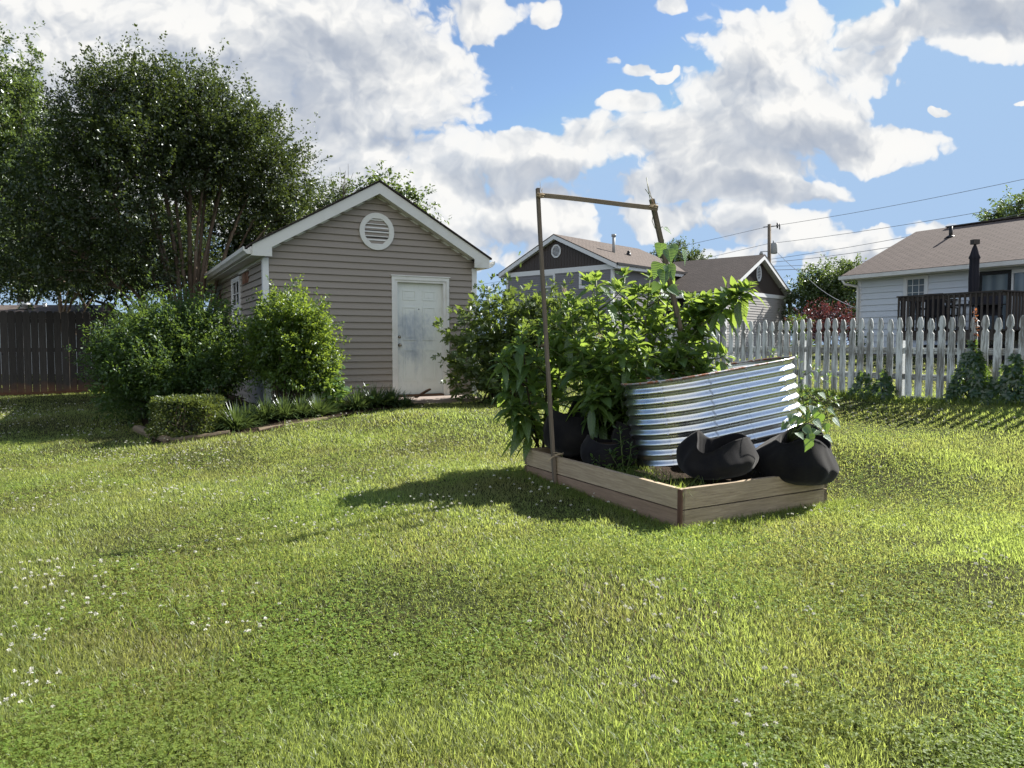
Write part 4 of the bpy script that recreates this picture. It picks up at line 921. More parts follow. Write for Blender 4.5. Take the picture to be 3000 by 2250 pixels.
stx = MB(); stx.box(do + hx * (dk0 + .3) + up * (hfl - .1) - hn * .5, hx * (dk1 - dk0 - .4), -hn * .04, up * (dfl - hfl - .3)); stx.build('skirt', M['screen'], dk, base)
# parasol, chairs and table on it
pu = do - hn * 1.25; pu = pu + hx * along(pu, 2845); pu.z = dfl
um = thing('patio_umbrella', 'closed navy patio umbrella standing on the dark deck', 'umbrella', pu)
MB().tube([pu, pu + up * 2.5], .022, 8).build('pole', M['black'], um, pu)
cv = MB(); prof = [(.04, 2.38), (.085, 2.30), (.15, 2.12), (.20, 2.02), (.165, 1.98), (.17, 1.75), (.19, 1.45), (.175, 1.1), (.12, .85), (.16, .80), (.15, .72)]; n = 40; b0 = len(cv.v)
for r, z in prof:
    for k in range(n): th = 2 * math.pi * k / n; rr = .66 * r * (1 + .16 * math.sin(8 * th + z * 2)) ; cv.v.append(pu + Vector((rr * math.cos(th), rr * math.sin(th), z)))
for i in range(len(prof) - 1):
    for k in range(n): k2 = (k + 1) % n; o_ = b0 + i * n; cv.f.append((o_ + k, o_ + n + k, o_ + n + k2, o_ + k2)); cv.sm.append(True); cv.uv.append([(0, 0)] * 4)
cv.build('canopy', M['charcoal_blue'] if 'charcoal_blue' in M else M['charcoal'], um, pu); MB().cbox(pu + up * 2.46, .17, .17, .13).build('solar_cap', M['deckwood'], um, pu)
def patio_chair(p, rz, label):
    t = thing('patio_chair', label, 'chair', p, rz, 'patio chairs on the deck')
    MB().box((-.27, -.26, .40), (.54, 0, 0), (0, .5, 0), (0, 0, .04)).build('seat', M['charcoal'], t)
    MB().box((-.27, .24, .44), (.54, 0, 0), (0, .03, 0), (0, .16, .60)).build('backrest', M['charcoal'], t)
    for sx in (-.28, .28):
        for sy in (-.24, .24): MB().tube([(sx, sy * 1.1, 0), (sx, sy, .42)], .016, 6).build('leg', M['black'], t)
        MB().tube([(sx, -.26, .40), (sx, -.26, .64), (sx, .26, .66)], .018, 6).build('armrest', M['black'], t)
def dpt(px, back): q = do - hn * back; q = q + hx * along(q, px); q.z = dfl; return q
patio_chair(dpt(2755, .85), R(118), 'charcoal sling patio chair on the deck beside the umbrella, broad back to the lawn')
patio_chair(dpt(2715, 1.2), R(65), 'charcoal patio chair on the deck in front of the gridded window')
patio_chair(dpt(2893, 1.2), R(-40), 'charcoal patio chair on the deck before the glass patio door')
tb_ = dpt(2845, 1.25); t = thing('patio_table', 'dark metal patio table around the closed umbrella on the deck', 'table', tb_)
MB().box((-.6, -.5, .69), (1.2, 0, 0), (0, 1.0, 0), (0, 0, .03)).build('tabletop', M['black'], t)
for sx in (-.52, .52):
    for sy in (-.42, .42): MB().tube([(sx, sy, 0), (sx, sy, .69)], .02, 6).build('leg', M['black'], t)

# ------------------------------------------------------------------ neighbour's roof behind the privacy fence
nb_ = P(-150, 905, 27.); nr = thing('neighbour_house', 'low house with grey shingle roof behind the privacy fence', 'house', (nb_.x, nb_.y, CAMZ - 1.0)); base = nr.location.copy()
e0, e1 = P(-260, 925, 25.5), P(345, 921, 25.5); r0, r1 = P(-260, 894, 28.5), P(330, 893, 28.5)
MB().face([e0, e1, r1, r0]).face([e1, e1 - up * .1, r1 - up * .1, r1]).face([e0, e0 - up * .12, e1 - up * .12, e1]).build('roof', M['shingle_grey'], nr, base)
w0, w1 = e0 - up * .1 + Vector((0, .5, 0)), e1 - up * .1 + Vector((-.4, .5, 0)); mb = MB(); siding(mb, (w0.x, w0.y, 0), (w1 - w0).normalized(), (0, -1, 0), lambda z: (0, (w1 - w0).length), CAMZ - 1.1, w0.z, .15, .015); mb.build('wall', M['pale_siding'], nr, base)
q = P(76, 900, 27.2); MB().lathe([(0, .17), (.16, .15), (.24, .09), (.26, .03), (.2, .02), (.15, -.06)], 18, Matrix.Translation(q + up * .03)).build('turbine_vent', M['trim_clean'], nr, base)
q = P(132, 897, 28); MB().tube([q - up * .1, q + up * .12], .06, 8).build('vent_pipe', M['trim_clean'], nr, base)
q = P(318, 902, 27.5); MB().lathe([(0, .17), (.16, .15), (.24, .09), (.26, .03), (.2, .02), (.15, -.06)], 18, Matrix.Translation(q + up * .03)).build('turbine_vent', M['trim_clean'], nr, base)

# ------------------------------------------------------------------ utility pole and wires
pb = P(2254, HOR, 58.); pb.z = CAMZ - .8; ptop = P(2254, 657, 58.)
po = thing('utility_pole', 'wooden utility pole with grey transformer behind the porch wing', 'utility pole', pb)
MB().tube([pb, ptop], [.17, .13], 12).build('pole', M['polewood'], po, pb)
tq = P(2268, 728, 57.7); MB().lathe([(0, .42), (.2, .41), (.24, .36), (.24, -.36), (.2, -.40), (0, -.41)], 16, Matrix.Translation(tq)).tube([tq + Vector((-.06, 0, .40)), tq + Vector((-.06, 0, .62))], [.07, .04], 8).bar(tq, (pb.x, pb.y, tq.z), .1, .2).build('transformer', M['blind'], po, pb)
aq = P(2230, 740, 57.6); ab = Vector((pb.x, pb.y, aq.z + .05)); MB().tube([ab, (ab + aq) / 2 + up * .1, aq + up * .06], .03, 6).lathe([(.05, .10), (.08, .05), (.16, -.12), (.12, -.16), (0, -.16)], 12, Matrix.Translation(aq)).build('lamp_arm', M['blind'], po, pb)
MB().tube([ptop + Vector((-.45, 0, -.22)), ptop + Vector((.75, 0, -.12))], .035, 6).tube([ptop + Vector((.62, 0, -.3)), ptop + Vector((.62, 0, .12))], .06, 6).tube([ptop + Vector((.8, 0, -.4)), ptop + Vector((.8, 0, .05))], .045, 6).build('insulator', M['black'], po, pb)
m, nt = new_mat('wire_metal'); finish(nt, (.16, .165, .175), .6, .3); M['wire'] = m
def wire(pts, label, r=.015, name='power_line'):
    A = [P(*p) for p in pts]; fine = []
    for i in range(len(A) - 1):
        for k in range(8):
            t = k / 8; p = A[i].lerp(A[i + 1], t); p.z -= .35 * 4 * t * (1 - t) * ((A[i + 1] - A[i]).length / 40); fine.append(p)
    fine.append(A[-1]); b = Vector(fine[0]); q = MB().tube(fine, r, 5).build(name, M['wire'], None, b); tag(q, label, 'wire', 'overhead power lines')
wire([(1380, 838, 75), (2250, 664, 58), (3060, 512, 42)], 'topmost overhead wire passing the utility pole tip')
wire([(1300, 905, 78), (2250, 714, 58), (3060, 587, 42)], 'second overhead wire, level with the transformer lid')
wire([(1300, 950, 80), (2254, 760, 58), (3060, 612, 40)], 'third overhead wire, meeting the pole just under its transformer')
wire([(2262, 768, 58), (2620, 722, 49), (3060, 655, 40)], 'fourth overhead wire, running down behind the pale house roof', .018)
wire([(2266, 780, 58), (2620, 757, 49), (3060, 715, 40)], 'fifth overhead wire, hidden by the pale roof edge', .017)
wire([(2266, 791, 58), (2620, 768, 49), (3060, 730, 40)], 'lowest thick overhead cable leaving the utility pole', .022)
wire([(2274, 736, 58), (2370, 818, 45), (2512, 905, 27)], 'slack service wire dropping from the transformer to the pale house', .016, 'service_line')
# ------------------------------------------------------------------ leaf materials
M['leaf_myrtle'] = leafmat('dark_glossy_leaves', (.022, .040, .012), (.052, .074, .021), (.11, .15, .026), .36, .40, .05)
M['leaf_bright'] = leafmat('bright_shrub_leaves', (.025, .058, .015), (.058, .104, .025), (.18, .27, .04), .44, .45, .03)
M['leaf_privet'] = leafmat('privet_leaves', (.036, .080, .016), (.085, .140, .026), (.30, .41, .045), .46, .42, .04)
M['leaf_box'] = leafmat('yellow_green_box_leaves', (.030, .056, .013), (.075, .095, .022), (.16, .20, .035), .4, .45, .03)
M['leaf_fig'] = leafmat('fig_leaves', (.045, .075, .022), (.09, .125, .036), (.25, .34, .055), .42, .45, .035)
M['leaf_far'] = leafmat('distant_leaves', (.035, .060, .020), (.075, .105, .030), (.13, .18, .035), .38, .5, .05)
M['leaf_far_dark'] = leafmat('distant_dark_leaves', (.020, .036, .012), (.045, .065, .018), (.08, .11, .02), .35, .5, .05)
M['leaf_maple'] = leafmat('mid_green_tree_leaves', (.040, .075, .020), (.085, .125, .034), (.17, .24, .045), .42, .4, .06)
M['leaf_red'] = leafmat('maroon_leaves', (.050, .014, .016), (.11, .035, .032), (.16, .04, .035), .35, .4, .06)
M['leaf_hero'] = leafmat('pokeweed_leaves', (.046, .098, .024), (.088, .150, .038), (.36, .50, .075), .47, .42, .045, veins=True)
M['leaf_bean'] = leafmat('bean_leaves', (.05, .12, .022), (.085, .17, .03), (.30, .48, .05), .46, .4, .06, veins=True)
M['leaf_vine'] = leafmat('creeper_leaves', (.025, .060, .014), (.055, .10, .022), (.25, .38, .04), .42, .4, .06)
M['leaf_autumn'] = leafmat('reddish_young_leaves', (.16, .05, .03), (.22, .10, .04), (.40, .14, .05), .42, .4, .05)
M['leaf_strap'] = leafmat('liriope_straps', (.030, .060, .018), (.070, .110, .036), (.14, .20, .045), .35, .35, .07)
M['leaf_pale'] = leafmat('pale_green_leaves', (.06, .13, .03), (.10, .18, .05), (.26, .38, .06), .42, .4, .06)
M['blossom'] = leafmat('tiny_pinkish_blossom', (.45, .33, .26), (.6, .48, .38), (.5, .4, .3), .3, .6, 0)

# ------------------------------------------------------------------ trees
def blobs_px(rows):
    """Blob rows (px, py, depth, rx, ry, rz) with radii in metres."""
    return [(*P(r[0], r[1], r[2]), *r[3:]) for r in rows]
def tree(name, label, px, d, blobs, mat, nclump, per, sig, ln, group=None, barkm=None, tr=.14, cat='tree', limbs=8, **kw):
    b = Pg(px, d); bl = blobs_px(blobs); t = thing(name, label, cat, b, 0, group)
    a = canopy('crown', bl, mat, t, b, nclump, per, sig, ln, **kw)
    cl = a[5]; mb = MB(); top = np.mean(cl, 0); rootpts = []
    m = Vector(((b.x + top[0]) / 2, (b.y + top[1]) / 2, b.z + (top[2] - b.z) * .55)); mb.tube([b - Vector((0, 0, .1)), b.lerp(m, .5) + Vector((.05, 0, 0)), m, Vector(top)], [tr, tr * .8, tr * .6, tr * .3], 8)
    for k in range(6): rootpts.append(b.lerp(m, .4 + .1 * k))
    for k in rng.choice(len(cl), min(limbs, len(cl)), False):
        a0 = np.array(rootpts[rng.integers(len(rootpts))]); e = cl[k]; mid = (a0 + e) / 2 + np.array([0, 0, .08 * np.linalg.norm(e - a0)])
        mb.tube([a0, mid, e], [tr * .42, tr * .26, tr * .07], 5, False); rootpts += [mid, (mid + e) / 2]
    twigs(mb, rootpts, cl[rng.choice(len(cl), min(len(cl), limbs * 5), False)], tr * .14, tr * .04)
    mb.build('trunk', barkm or M['bark_dark'], t, b); return t

# the many-stemmed crape myrtle behind the shed
b = Pg(560, 16.6); cm = thing('crape_myrtle', 'big dark multi stemmed tree with smooth pale stems beside the shed', 'tree', b)
MY = blobs_px([(330,370,16.6,1.15,1.1,1.0),(450,345,16.8,1.1,1.1,.95),(560,350,16.8,1.0,1.1,.85),(250,440,16.3,.95,1.1,.9),(640,420,16.8,1.05,1.2,.9),(740,480,16.9,.9,1.1,.85),(830,540,17.0,.65,1.0,.75),(860,640,17.0,.45,.8,.55),(420,470,15.9,1.3,1.0,.9),
  (200,560,16.0,.95,1.1,.8),(330,640,15.4,1.0,.8,.62),(130,660,16.2,.9,1.0,.75),(250,760,15.8,1.05,.9,.6),(90,780,16.6,.9,.9,.65),(400,780,15.6,.7,.7,.5),(520,440,17.6,1.5,1.0,.9),(590,560,17.9,1.3,.8,.6),(780,640,17.6,.8,.8,.5),(300,255,16.8,.5,.6,.45),(560,262,16.9,.4,.5,.42),(430,262,16.7,.5,.6,.42),(660,345,16.9,.5,.6,.45),(760,380,16.9,.42,.6,.45)])
a = canopy('crown', MY, M['leaf_myrtle'], cm, b, 2500, 72, .20, .066, up=.55, out=.7, shoots=.6, shell=.62)
np_, ax = a[5], a[6]
top = np_[(np_[:, 2] > P(0, 420, 16.6).z)]; nn = np.array([(np.linalg.norm(np_ - q, axis=1) < .45).sum() for q in top]); top = top[nn > 7]; sel = rng.choice(len(top), min(150, len(top)), False)   # sprigs that stick out at the top
C0 = top[sel] + np.array([0, 0, .02]); per = 26; tt = rng.random((len(C0), per, 1)); axs = unit(rng.normal(0, .28, (len(C0), 1, 3)) + np.array([.12, 0, 1.]))
Cc = (C0[:, None] + axs * tt * .46 + rng.normal(0, .045, (len(C0), per, 3))).reshape(-1, 3); D = unit(rng.normal(0, .8, Cc.shape) + np.array([0, 0, .5])); l = rng.uniform(.05, .08, len(Cc))
V, F, uv_ = leaf_arrays(Cc, D, rnd_dir(len(Cc)), l, l * .5, bend=.1); np_mesh('new_shoots', V, F, M['leaf_myrtle'], cm, b)
st = []; roots = []
for k, (bx_, tx, ty, td, r) in enumerate(((505,300,330,16.4,.065),(520,420,260,16.8,.07),(535,480,300,16.7,.06),(548,560,270,16.8,.07),(556,610,380,16.6,.06),(565,690,420,16.9,.06),(575,780,500,17,.055),(600,700,330,17.2,.06),(615,840,600,17.1,.05),(630,800,560,17.4,.05),(495,220,450,16.1,.055),(500,150,620,16.,.05),(510,330,600,15.5,.05),(640,760,480,17.6,.05),(580,620,300,17.4,.055),(530,380,420,16.2,.05),(490,240,760,15.6,.04),(560,520,420,17.2,.05))):
    p0 = P(bx_ + random.uniform(-25, 25), 905, 16.6 + random.uniform(-.5, .5)); g0 = Vector((p0.x * .25 + b.x * .75, p0.y * .25 + b.y * .75, b.z - .1)); p1 = P(tx, ty, td)
    pts = []
    for i in range(9):
        t = i / 8; q = g0.lerp(p1, t); bow = math.sin(t * math.pi) ; q += Vector((-(p1.x - g0.x) * .16 * bow, 0, .10 * (p1 - g0).length * bow * .6)) + Vector((mnoise.noise(Vector((k * 3.1, t * 2.5, 0))), mnoise.noise(Vector((k * 3.1, t * 2.5, 9))), 0)) * .16 * t
        pts.append(q)
    MB().tube(pts, [r * (1 - .72 * i / 8) for i in range(9)], 7).build('stem', M['bark'], cm, b); roots += [np.array(q) for q in pts[3:]]
tw = MB(); twigs(tw, roots, np_[rng.choice(len(np_), 420, False)], .016, .004, .14)
for q in ((P(610,560,15.6),P(400,480,15.2)),): pass
tw.build('twig', M['bark'], cm, b)

tree('broadleaf_tree', 'tall mid green tree behind the privacy fence at the picture edge', -60, 23., [(-110,430,23,2.3,2.2,1.9),(30,400,23,1.15,1.6,1.2),(40,250,23,.5,.8,.55),(95,165,23,.2,.3,.34),(20,120,23,.22,.3,.5),(60,220,23,.3,.4,.4),(-40,520,23,1.9,1.9,1.6),(60,470,23,.9,1.2,.9),(0,700,22.5,1.3,1.4,1.1),(-90,800,22.5,1.3,1.2,1.0),(75,290,23,.55,.8,.55)], M['leaf_maple'], 1100, 72, .24, .095, tr=.25, limbs=14, group='trees behind the privacy fence')
tree('broadleaf_tree', 'small light green tree with a forked pale trunk just behind the privacy fence', 195, 20.5, [(60,800,20.5,.9,.7,.42),(170,740,20.5,1.0,.7,.5),(260,810,20.5,.7,.6,.4),(20,700,21,.8,.7,.5),(330,780,20.8,.9,.7,.45)], M['leaf_maple'], 300, 42, .19, .085, tr=.10, limbs=9, barkm=M['bark'], group='trees behind the privacy fence')
for k, (px, d, bl, lab, cnt) in enumerate((
  (430, 26, [(330,760,26,1.8,1.4,1.0),(430,700,26,1.6,1.4,1.2),(520,800,26,1.5,1.2,.9),(250,820,26,1.3,1,.7)], 'dark shady tree behind the privacy fence and the crape myrtle stems', 420),
  (650, 30, [(600,700,30,2.2,1.5,1.6),(730,640,30,1.8,1.5,1.3),(820,700,30,1.6,1.4,1.2),(700,800,30,2,1.2,1)], 'background tree filling the gap between myrtle stems and shed roof', 520),
  (60, 33, [(-80,640,33,2.6,1.5,1.8),(60,720,33,2.2,1.5,1.5),(180,620,33,1.6,1.4,1.3),(160,800,33,2,1.2,1)], 'shaded tree standing behind the low grey shingle roof', 480))):
    tree('broadleaf_tree', lab, px, d, bl, M['leaf_far_dark'] if k != 2 else M['leaf_far'], cnt, 46, .34, .15, tr=.2, limbs=8, group='trees behind the privacy fence')
tree('broadleaf_tree', 'thin leafy treetop showing above the shed roof beside the crape myrtle', 960, 27., [(960,590,27,.62,.6,.55),(1000,640,27,.7,.6,.5),(925,630,27,.5,.5,.6),(1010,560,27,.25,.3,.3)], M['leaf_far'], 130, 36, .18, .10, tr=.1, limbs=8, group='trees behind the shed')
tree('broadleaf_tree', 'tree with drooping clustered sprays showing over the shed ridge', 1150, 25., [(1080,560,25,.42,.5,.30),(1130,530,25,.40,.5,.26),(1190,575,25,.45,.5,.34),(1235,610,25,.28,.4,.3),(1165,625,25,.6,.5,.4),(1272,645,25,.14,.3,.14),(1060,600,25,.4,.4,.4)], M['leaf_maple'], 105, 30, .15, .12, tr=.1, limbs=10, shell=.75, group='trees behind the shed')
# bare twigs beside it
b = Pg(1005, 26); mb = MB(); r0 = [np.array(P(1005, 640, 26)), np.array(P(1000, 600, 26)), np.array(P(1008, 570, 26))]
mb.tube([b, P(1004, 700, 26), P(1006, 560, 26), P(1012, 500, 26)], [.08, .05, .02, .006], 5); twigs(mb, r0, [np.array(P(*q, 26)) for q in ((985,520),(1020,480),(1035,505),(1028,545),(972,560),(1042,560),(995,490),(1015,520))], .012, .005)
tag(mb.build('bare_sapling', M['bark_dark'], None, b), 'leafless grey sapling twigs above the shed roof slope', 'sapling')
tree('broadleaf_tree', 'rounded clumpy treetop behind the roof between the two grey gables', 1985, 72., [(1925,765,72,1.0,1.2,.75),(1975,748,72,1.2,1.2,.9),(2030,762,72,1.0,1.2,.9),(2000,790,72,2.2,1.4,1.1),(2050,790,72,.6,1,.6)], M['leaf_far'], 330, 34, .3, .2, tr=.3, group='trees behind the houses')
tree('broadleaf_tree', 'full green tree between the porch wing and the pale house', 2420, 46., [(2370,870,46,1.2,1.4,1.2),(2420,850,46,1.3,1.5,1.3),(2460,830,46,1.4,1.5,.9),(2495,870,45,1.2,1.4,1.4),(2350,930,46,1.0,1.2,.9),(2440,930,45,2.0,1.4,1.0),(2492,795,45,.45,.6,.45),(2390,815,46,.45,.7,.4)], M['leaf_maple'], 620, 44, .28, .15, tr=.25, limbs=12, group='trees behind the houses')
tree('broadleaf_tree', 'sunlit loose tree behind the pale house ridge', 2950, 44., [(2985,615,44,.7,1,.7),(2940,640,44,.9,1,.5),(2890,655,44,.5,.8,.25),(3010,680,44,1.4,1.2,1),(2975,585,44,.3,.5,.3)], M['leaf_maple'], 200, 34, .26, .16, tr=.2, group='trees behind the houses')
def shrub(name, label, px, d, blobs, mat, nclump, per, sig, ln, group=None, cat='shrub', stemm=None, nst=26, r0=.012, **kw):
    b = Pg(px, d); bl = blobs_px(blobs); t = thing(name, label, cat, b, 0, group)
    a = canopy('foliage', bl, mat, t, b, nclump, per, sig, ln, **kw); mb = MB()
    for k in rng.choice(len(a[5]), min(nst, len(a[5])), False):
        e = a[5][k]; g0 = np.array(b) + np.array([rng.normal(0, .09), rng.normal(0, .07), -.05]); m = (g0 + e) / 2 + np.array([(g0[0] - e[0]) * .22, 0, .05]); mb.tube([g0, m, e], [r0, r0 * .75, r0 * .3], 5, False)
    mb.build('stem', stemm or M['stem_dark'], t, b); return t, a, b
shrub('red_leaf_shrub', 'maroon leaved shrub beyond the picket fence', 2430, 36., [(2380,935,36,.7,.7,.5),(2440,925,36,.8,.8,.55),(2490,945,36,.6,.7,.5),(2420,975,36,1.3,.8,.5)], M['leaf_red'], 170, 34, .17, .10)
shrub('lawn_shrub', 'bright yellow green shrub beside the red porch post', 2335, 30., [(2335,955,30,.28,.4,.35),(2350,1000,30,.4,.4,.3),(2515,985,23.5,.12,.2,.25)], M['leaf_bright'], 70, 26, .1, .07)

# ------------------------------------------------------------------ shrubs round the shed
t, a, b = shrub('arching_shrub', 'large bushy bright green shrub spilling past the shed window', 520, 11.6, [(410,1030,11.6,.54,.7,.42),(500,1000,11.8,.62,.7,.42),(600,1010,12.0,.54,.7,.44),(480,1100,11.4,.76,.7,.46),(610,1090,11.6,.52,.6,.44),(370,1090,11.5,.40,.5,.36),(560,950,12.,.44,.5,.22),(660,1060,11.9,.30,.5,.38),(440,1170,11.3,.6,.6,.25)], M['leaf_bright'], 1200, 56, .115, .056, up=.75, shoots=1.1, shell=.7, aspect=.42, nst=44, keep=lambda c: ((c[:, 0] - SH_O.x) * sux.x + (c[:, 1] - SH_O.y) * sux.y) < -.10)
c0 = a[5]; sel = rng.choice(len(c0), 130, False); C0 = c0[sel]; per = 14; tt = np.linspace(0, 1, per)[None, :, None]; axs = unit(a[6][sel] * .6 + np.array([-.1, -.05, .8]) + rng.normal(0, .2, (130, 3)))[:, None]
Cc = (C0[:, None] + axs * (.08 + tt * .30)).reshape(-1, 3); D = unit(rng.normal(0, .7, Cc.shape) + np.repeat(axs[:, 0], per, 0) * .9); l = np.tile(np.linspace(.085, .04, per), 130); V, F, uv_ = leaf_arrays(Cc, D, rnd_dir(len(Cc)) + [0, 0, 1], l, l * .34, bend=.1); np_mesh('new_shoots', V, F, M['leaf_pale'], t, b)
t, a, b = shrub('privet_bush', 'rounded glossy bush at the front corner of the shed', 850, 11.5, [(855,1000,11.5,.50,.46,.43),(805,990,11.45,.34,.38,.36),(908,1000,11.6,.33,.36,.36),(850,930,11.5,.44,.42,.22),(850,1080,11.5,.44,.4,.32),(780,1050,11.45,.30,.36,.3),(935,1080,11.6,.22,.3,.3),(900,1130,11.55,.22,.25,.2)], M['leaf_privet'], 860, 52, .088, .050, up=.7, shoots=.9, shell=.7, aspect=.5, nst=46, stemm=M['bark_dark'], keep=lambda c: ((c[:, 0] - SH_O.x) * suy.x + (c[:, 1] - SH_O.y) * suy.y) < -.10)
sel = np.where(a[5][:, 2] > P(0, 960, 11.5).z)[0]; sel = rng.choice(sel, min(46, len(sel)), False); C0 = a[5][sel]; per = 16; tt = np.linspace(0, 1, per)[None, :, None]; axs = unit(rng.normal(0, .22, (len(sel), 1, 3)) + np.array([0, 0, 1.]))
Cc = (C0[:, None] + axs * (.05 + tt * .24)).reshape(-1, 3); D = unit(rng.normal(0, .7, Cc.shape) + [0, 0, .6]); l = np.tile(np.linspace(.055, .032, per), len(sel)); V, F, uv_ = leaf_arrays(Cc, D, rnd_dir(len(Cc)) + [0, 0, 1], l, l * .5); np_mesh('new_shoots', V, F, M['leaf_privet'], t, b)
# low clipped hedge: leaves on the skin of a rounded box
hb = Pg(545, 9.95); t = thing('boxwood_hedge', 'low clipped yellow green hedge block inside the timber edging', 'hedge', hb)
n = 9000; u = rng.uniform(-1, 1, (n, 3)); ax_ = rng.integers(0, 3, n); sg = np.where(rng.random(n) < .5, -1, 1); u[np.arange(n), ax_] = sg * (1 - .25 * rng.random(n)**2); u[:, 2] = np.abs(u[:, 2] * .5 + .5) * 2 - 1
u = u / (1 + .16 * (np.abs(u)**4).sum(1, keepdims=True) - .14); C = np.array(hb) + np.array([0, 0, .27]) + u * np.array([.37, .32, .24]) * (1 + .22 * vnoise(u[:, 0] * 3, u[:, 2] * 3 + u[:, 1], 1.3, 2)[:, None]) + rng.normal(0, .018, (n, 3))
D = unit(u + rng.normal(0, .8, (n, 3)) + [0, 0, .4]); l = rng.uniform(.026, .046, n); V, F, uv_ = leaf_arrays(C, D, rnd_dir(n) + [0, 0, .8], l, l * .6); np_mesh('foliage', V, F, M['leaf_box'], t, hb)
mb = MB(); 
for k in range(16): mb.tube([Vector(hb) + Vector((random.uniform(-.3, .3), random.uniform(-.2, .2), -.03)), Vector(C[random.randrange(n)])], [.012, .004], 5, False)
mb.build('stem', M['stem_dark'], t, hb)
# fig bush right of the door: lobed leaves
b = Pg(1480, 12.9); fg = thing('fig_bush', 'broad dense bush with lobed leaves covering the right shed corner', 'bush', b)
fb_ = blobs_px([(1440,1040,12.6,.55,.55,.55),(1390,1100,12.5,.42,.5,.42),(1470,940,12.8,.50,.5,.38),(1540,960,13,.6,.6,.45),(1560,1050,13,.75,.7,.6),(1640,980,13.2,.6,.6,.5),(1680,1060,13.2,.6,.6,.6),(1360,1010,12.6,.22,.3,.18),(1340,920,12.7,.12,.2,.1),(1345,1080,12.6,.14,.2,.14),(1430,900,12.8,.22,.3,.2),(1600,910,13.1,.35,.4,.25),(1500,1120,12.7,.6,.5,.3)])
C, D, Nn, l, w_, c0, axf = sprays(fb_, 420, 13, .16, .10, up=.6, shell=.7, keep=lambda c: ~(((c[:, 0] - SH_O.x) * suy.x + (c[:, 1] - SH_O.y) * suy.y > -.08) & ((c[:, 0] - SH_O.x) * sux.x + (c[:, 1] - SH_O.y) * sux.y < W + .1)))
D = unit(D); S = unit(np.cross(D, Nn)); ps = []
for ang, sc, ww in ((0, 1.15, .34), (.62, .92, .36), (-.62, .92, .36), (1.25, .6, .42), (-1.25, .6, .42)):
    d2 = D * math.cos(ang) + S * math.sin(ang); ps.append(leaf_arrays(C, d2, Nn, l * sc, l * sc * ww, (0, .62, 1), (0, 1, 0), .12, .15))
V, F, uv_ = merge(ps); np_mesh('foliage', V, F, M['leaf_fig'], fg, b)
mb = MB()
for k in rng.choice(len(c0), 60, False): e = c0[k]; g0 = np.array(b) + np.array([rng.normal(0, .25), rng.normal(0, .15), -.05]); mb.tube([g0, (g0 + e) / 2 + np.array([0, 0, .12]), e], [.018, .013, .005], 5, False)
for q in ((1471,850),(1573,850),(1640,870)): mb.tube([P(q[0] + 4, 960, 12.9), P(q[0] + 3, q[1] + 40, 12.9), P(q[0], q[1], 12.9)], [.010, .008, .004], 5)
mb.build('stem', M['bark_dark'], fg, b)
# strap-leaved clumps along the shed front
LC = [(720,1215,10.9),(775,1205,11.0),(830,1200,11.1),(880,1190,11.3),(930,1190,11.45),(1045,1170,11.95),(1095,1165,12.2),(1145,1165,12.4),(1185,1172,12.35),(690,1240,10.5)]
for k, (px, py, d) in enumerate(LC):
    p = Pg(px, d); d -= .35; p = Pg(px, d); t_ = 340 if k != 8 else 160; r = rng.uniform(.30, .38) * (.7 if k == 8 else 1); a = rng.uniform(0, 6.28, t_); sp_ = rng.random(t_)**.7
    C = np.stack([p.x + np.cos(a) * .05 * sp_, p.y + np.sin(a) * .05 * sp_, np.full(t_, p.z)], 1); D = np.stack([np.cos(a) * sp_ * .9, np.sin(a) * sp_ * .9, 1.1 - .5 * sp_], 1)
    V, F, uv_ = leaf_arrays(C, D, np.tile([0, 0, 1.], (t_, 1)), rng.uniform(.28, .44, t_) * (r / .27), rng.uniform(.013, .019, t_), (0, .35, .7, 1), (.6, 1, .8, 0), rng.uniform(.15, .6, t_), .3)
    q = np_mesh('liriope_clump', V, F, M['leaf_strap'], None, tuple(p)); where = ['nearest the hedge', 'under the round bush', 'below the round bush stems', 'right below the round bush', 'left of the pale leafy plant', 'right of the pale leafy plant', 'under the shed siding centre', 'left of the door frame', 'small one by the concrete step', 'behind the hedge end, lowest of the row'][k]
    tag(q, 'grassy strap leaved clump in the shed bed, ' + where, 'plant', 'strap leaved clumps along the shed')
b = Pg(985, 11.6); C, D, Nn, l, w_, c0, _ = sprays(blobs_px([(965,1160,11.6,.22,.22,.16),(1005,1165,11.7,.22,.2,.14),(975,1120,11.65,.14,.16,.12)]), 46, 9, .08, .085, up=.5); V, F, uv_ = leaf_arrays(C, D, Nn, l, l * .75, (0, .35, .75, 1), (0, 1, .7, 0), .2, .2); t = thing('leafy_plant', 'soft pale green leafy plant between the strap clumps', 'plant', b); np_mesh('foliage', V, F, M['leaf_pale'], t, b)
mb = MB(); [mb.tube([Vector(b), Vector(c0[k])], [.006, .003], 5, False) for k in range(0, 46, 3)]; mb.build('stem', M['stem_green'], t, b)
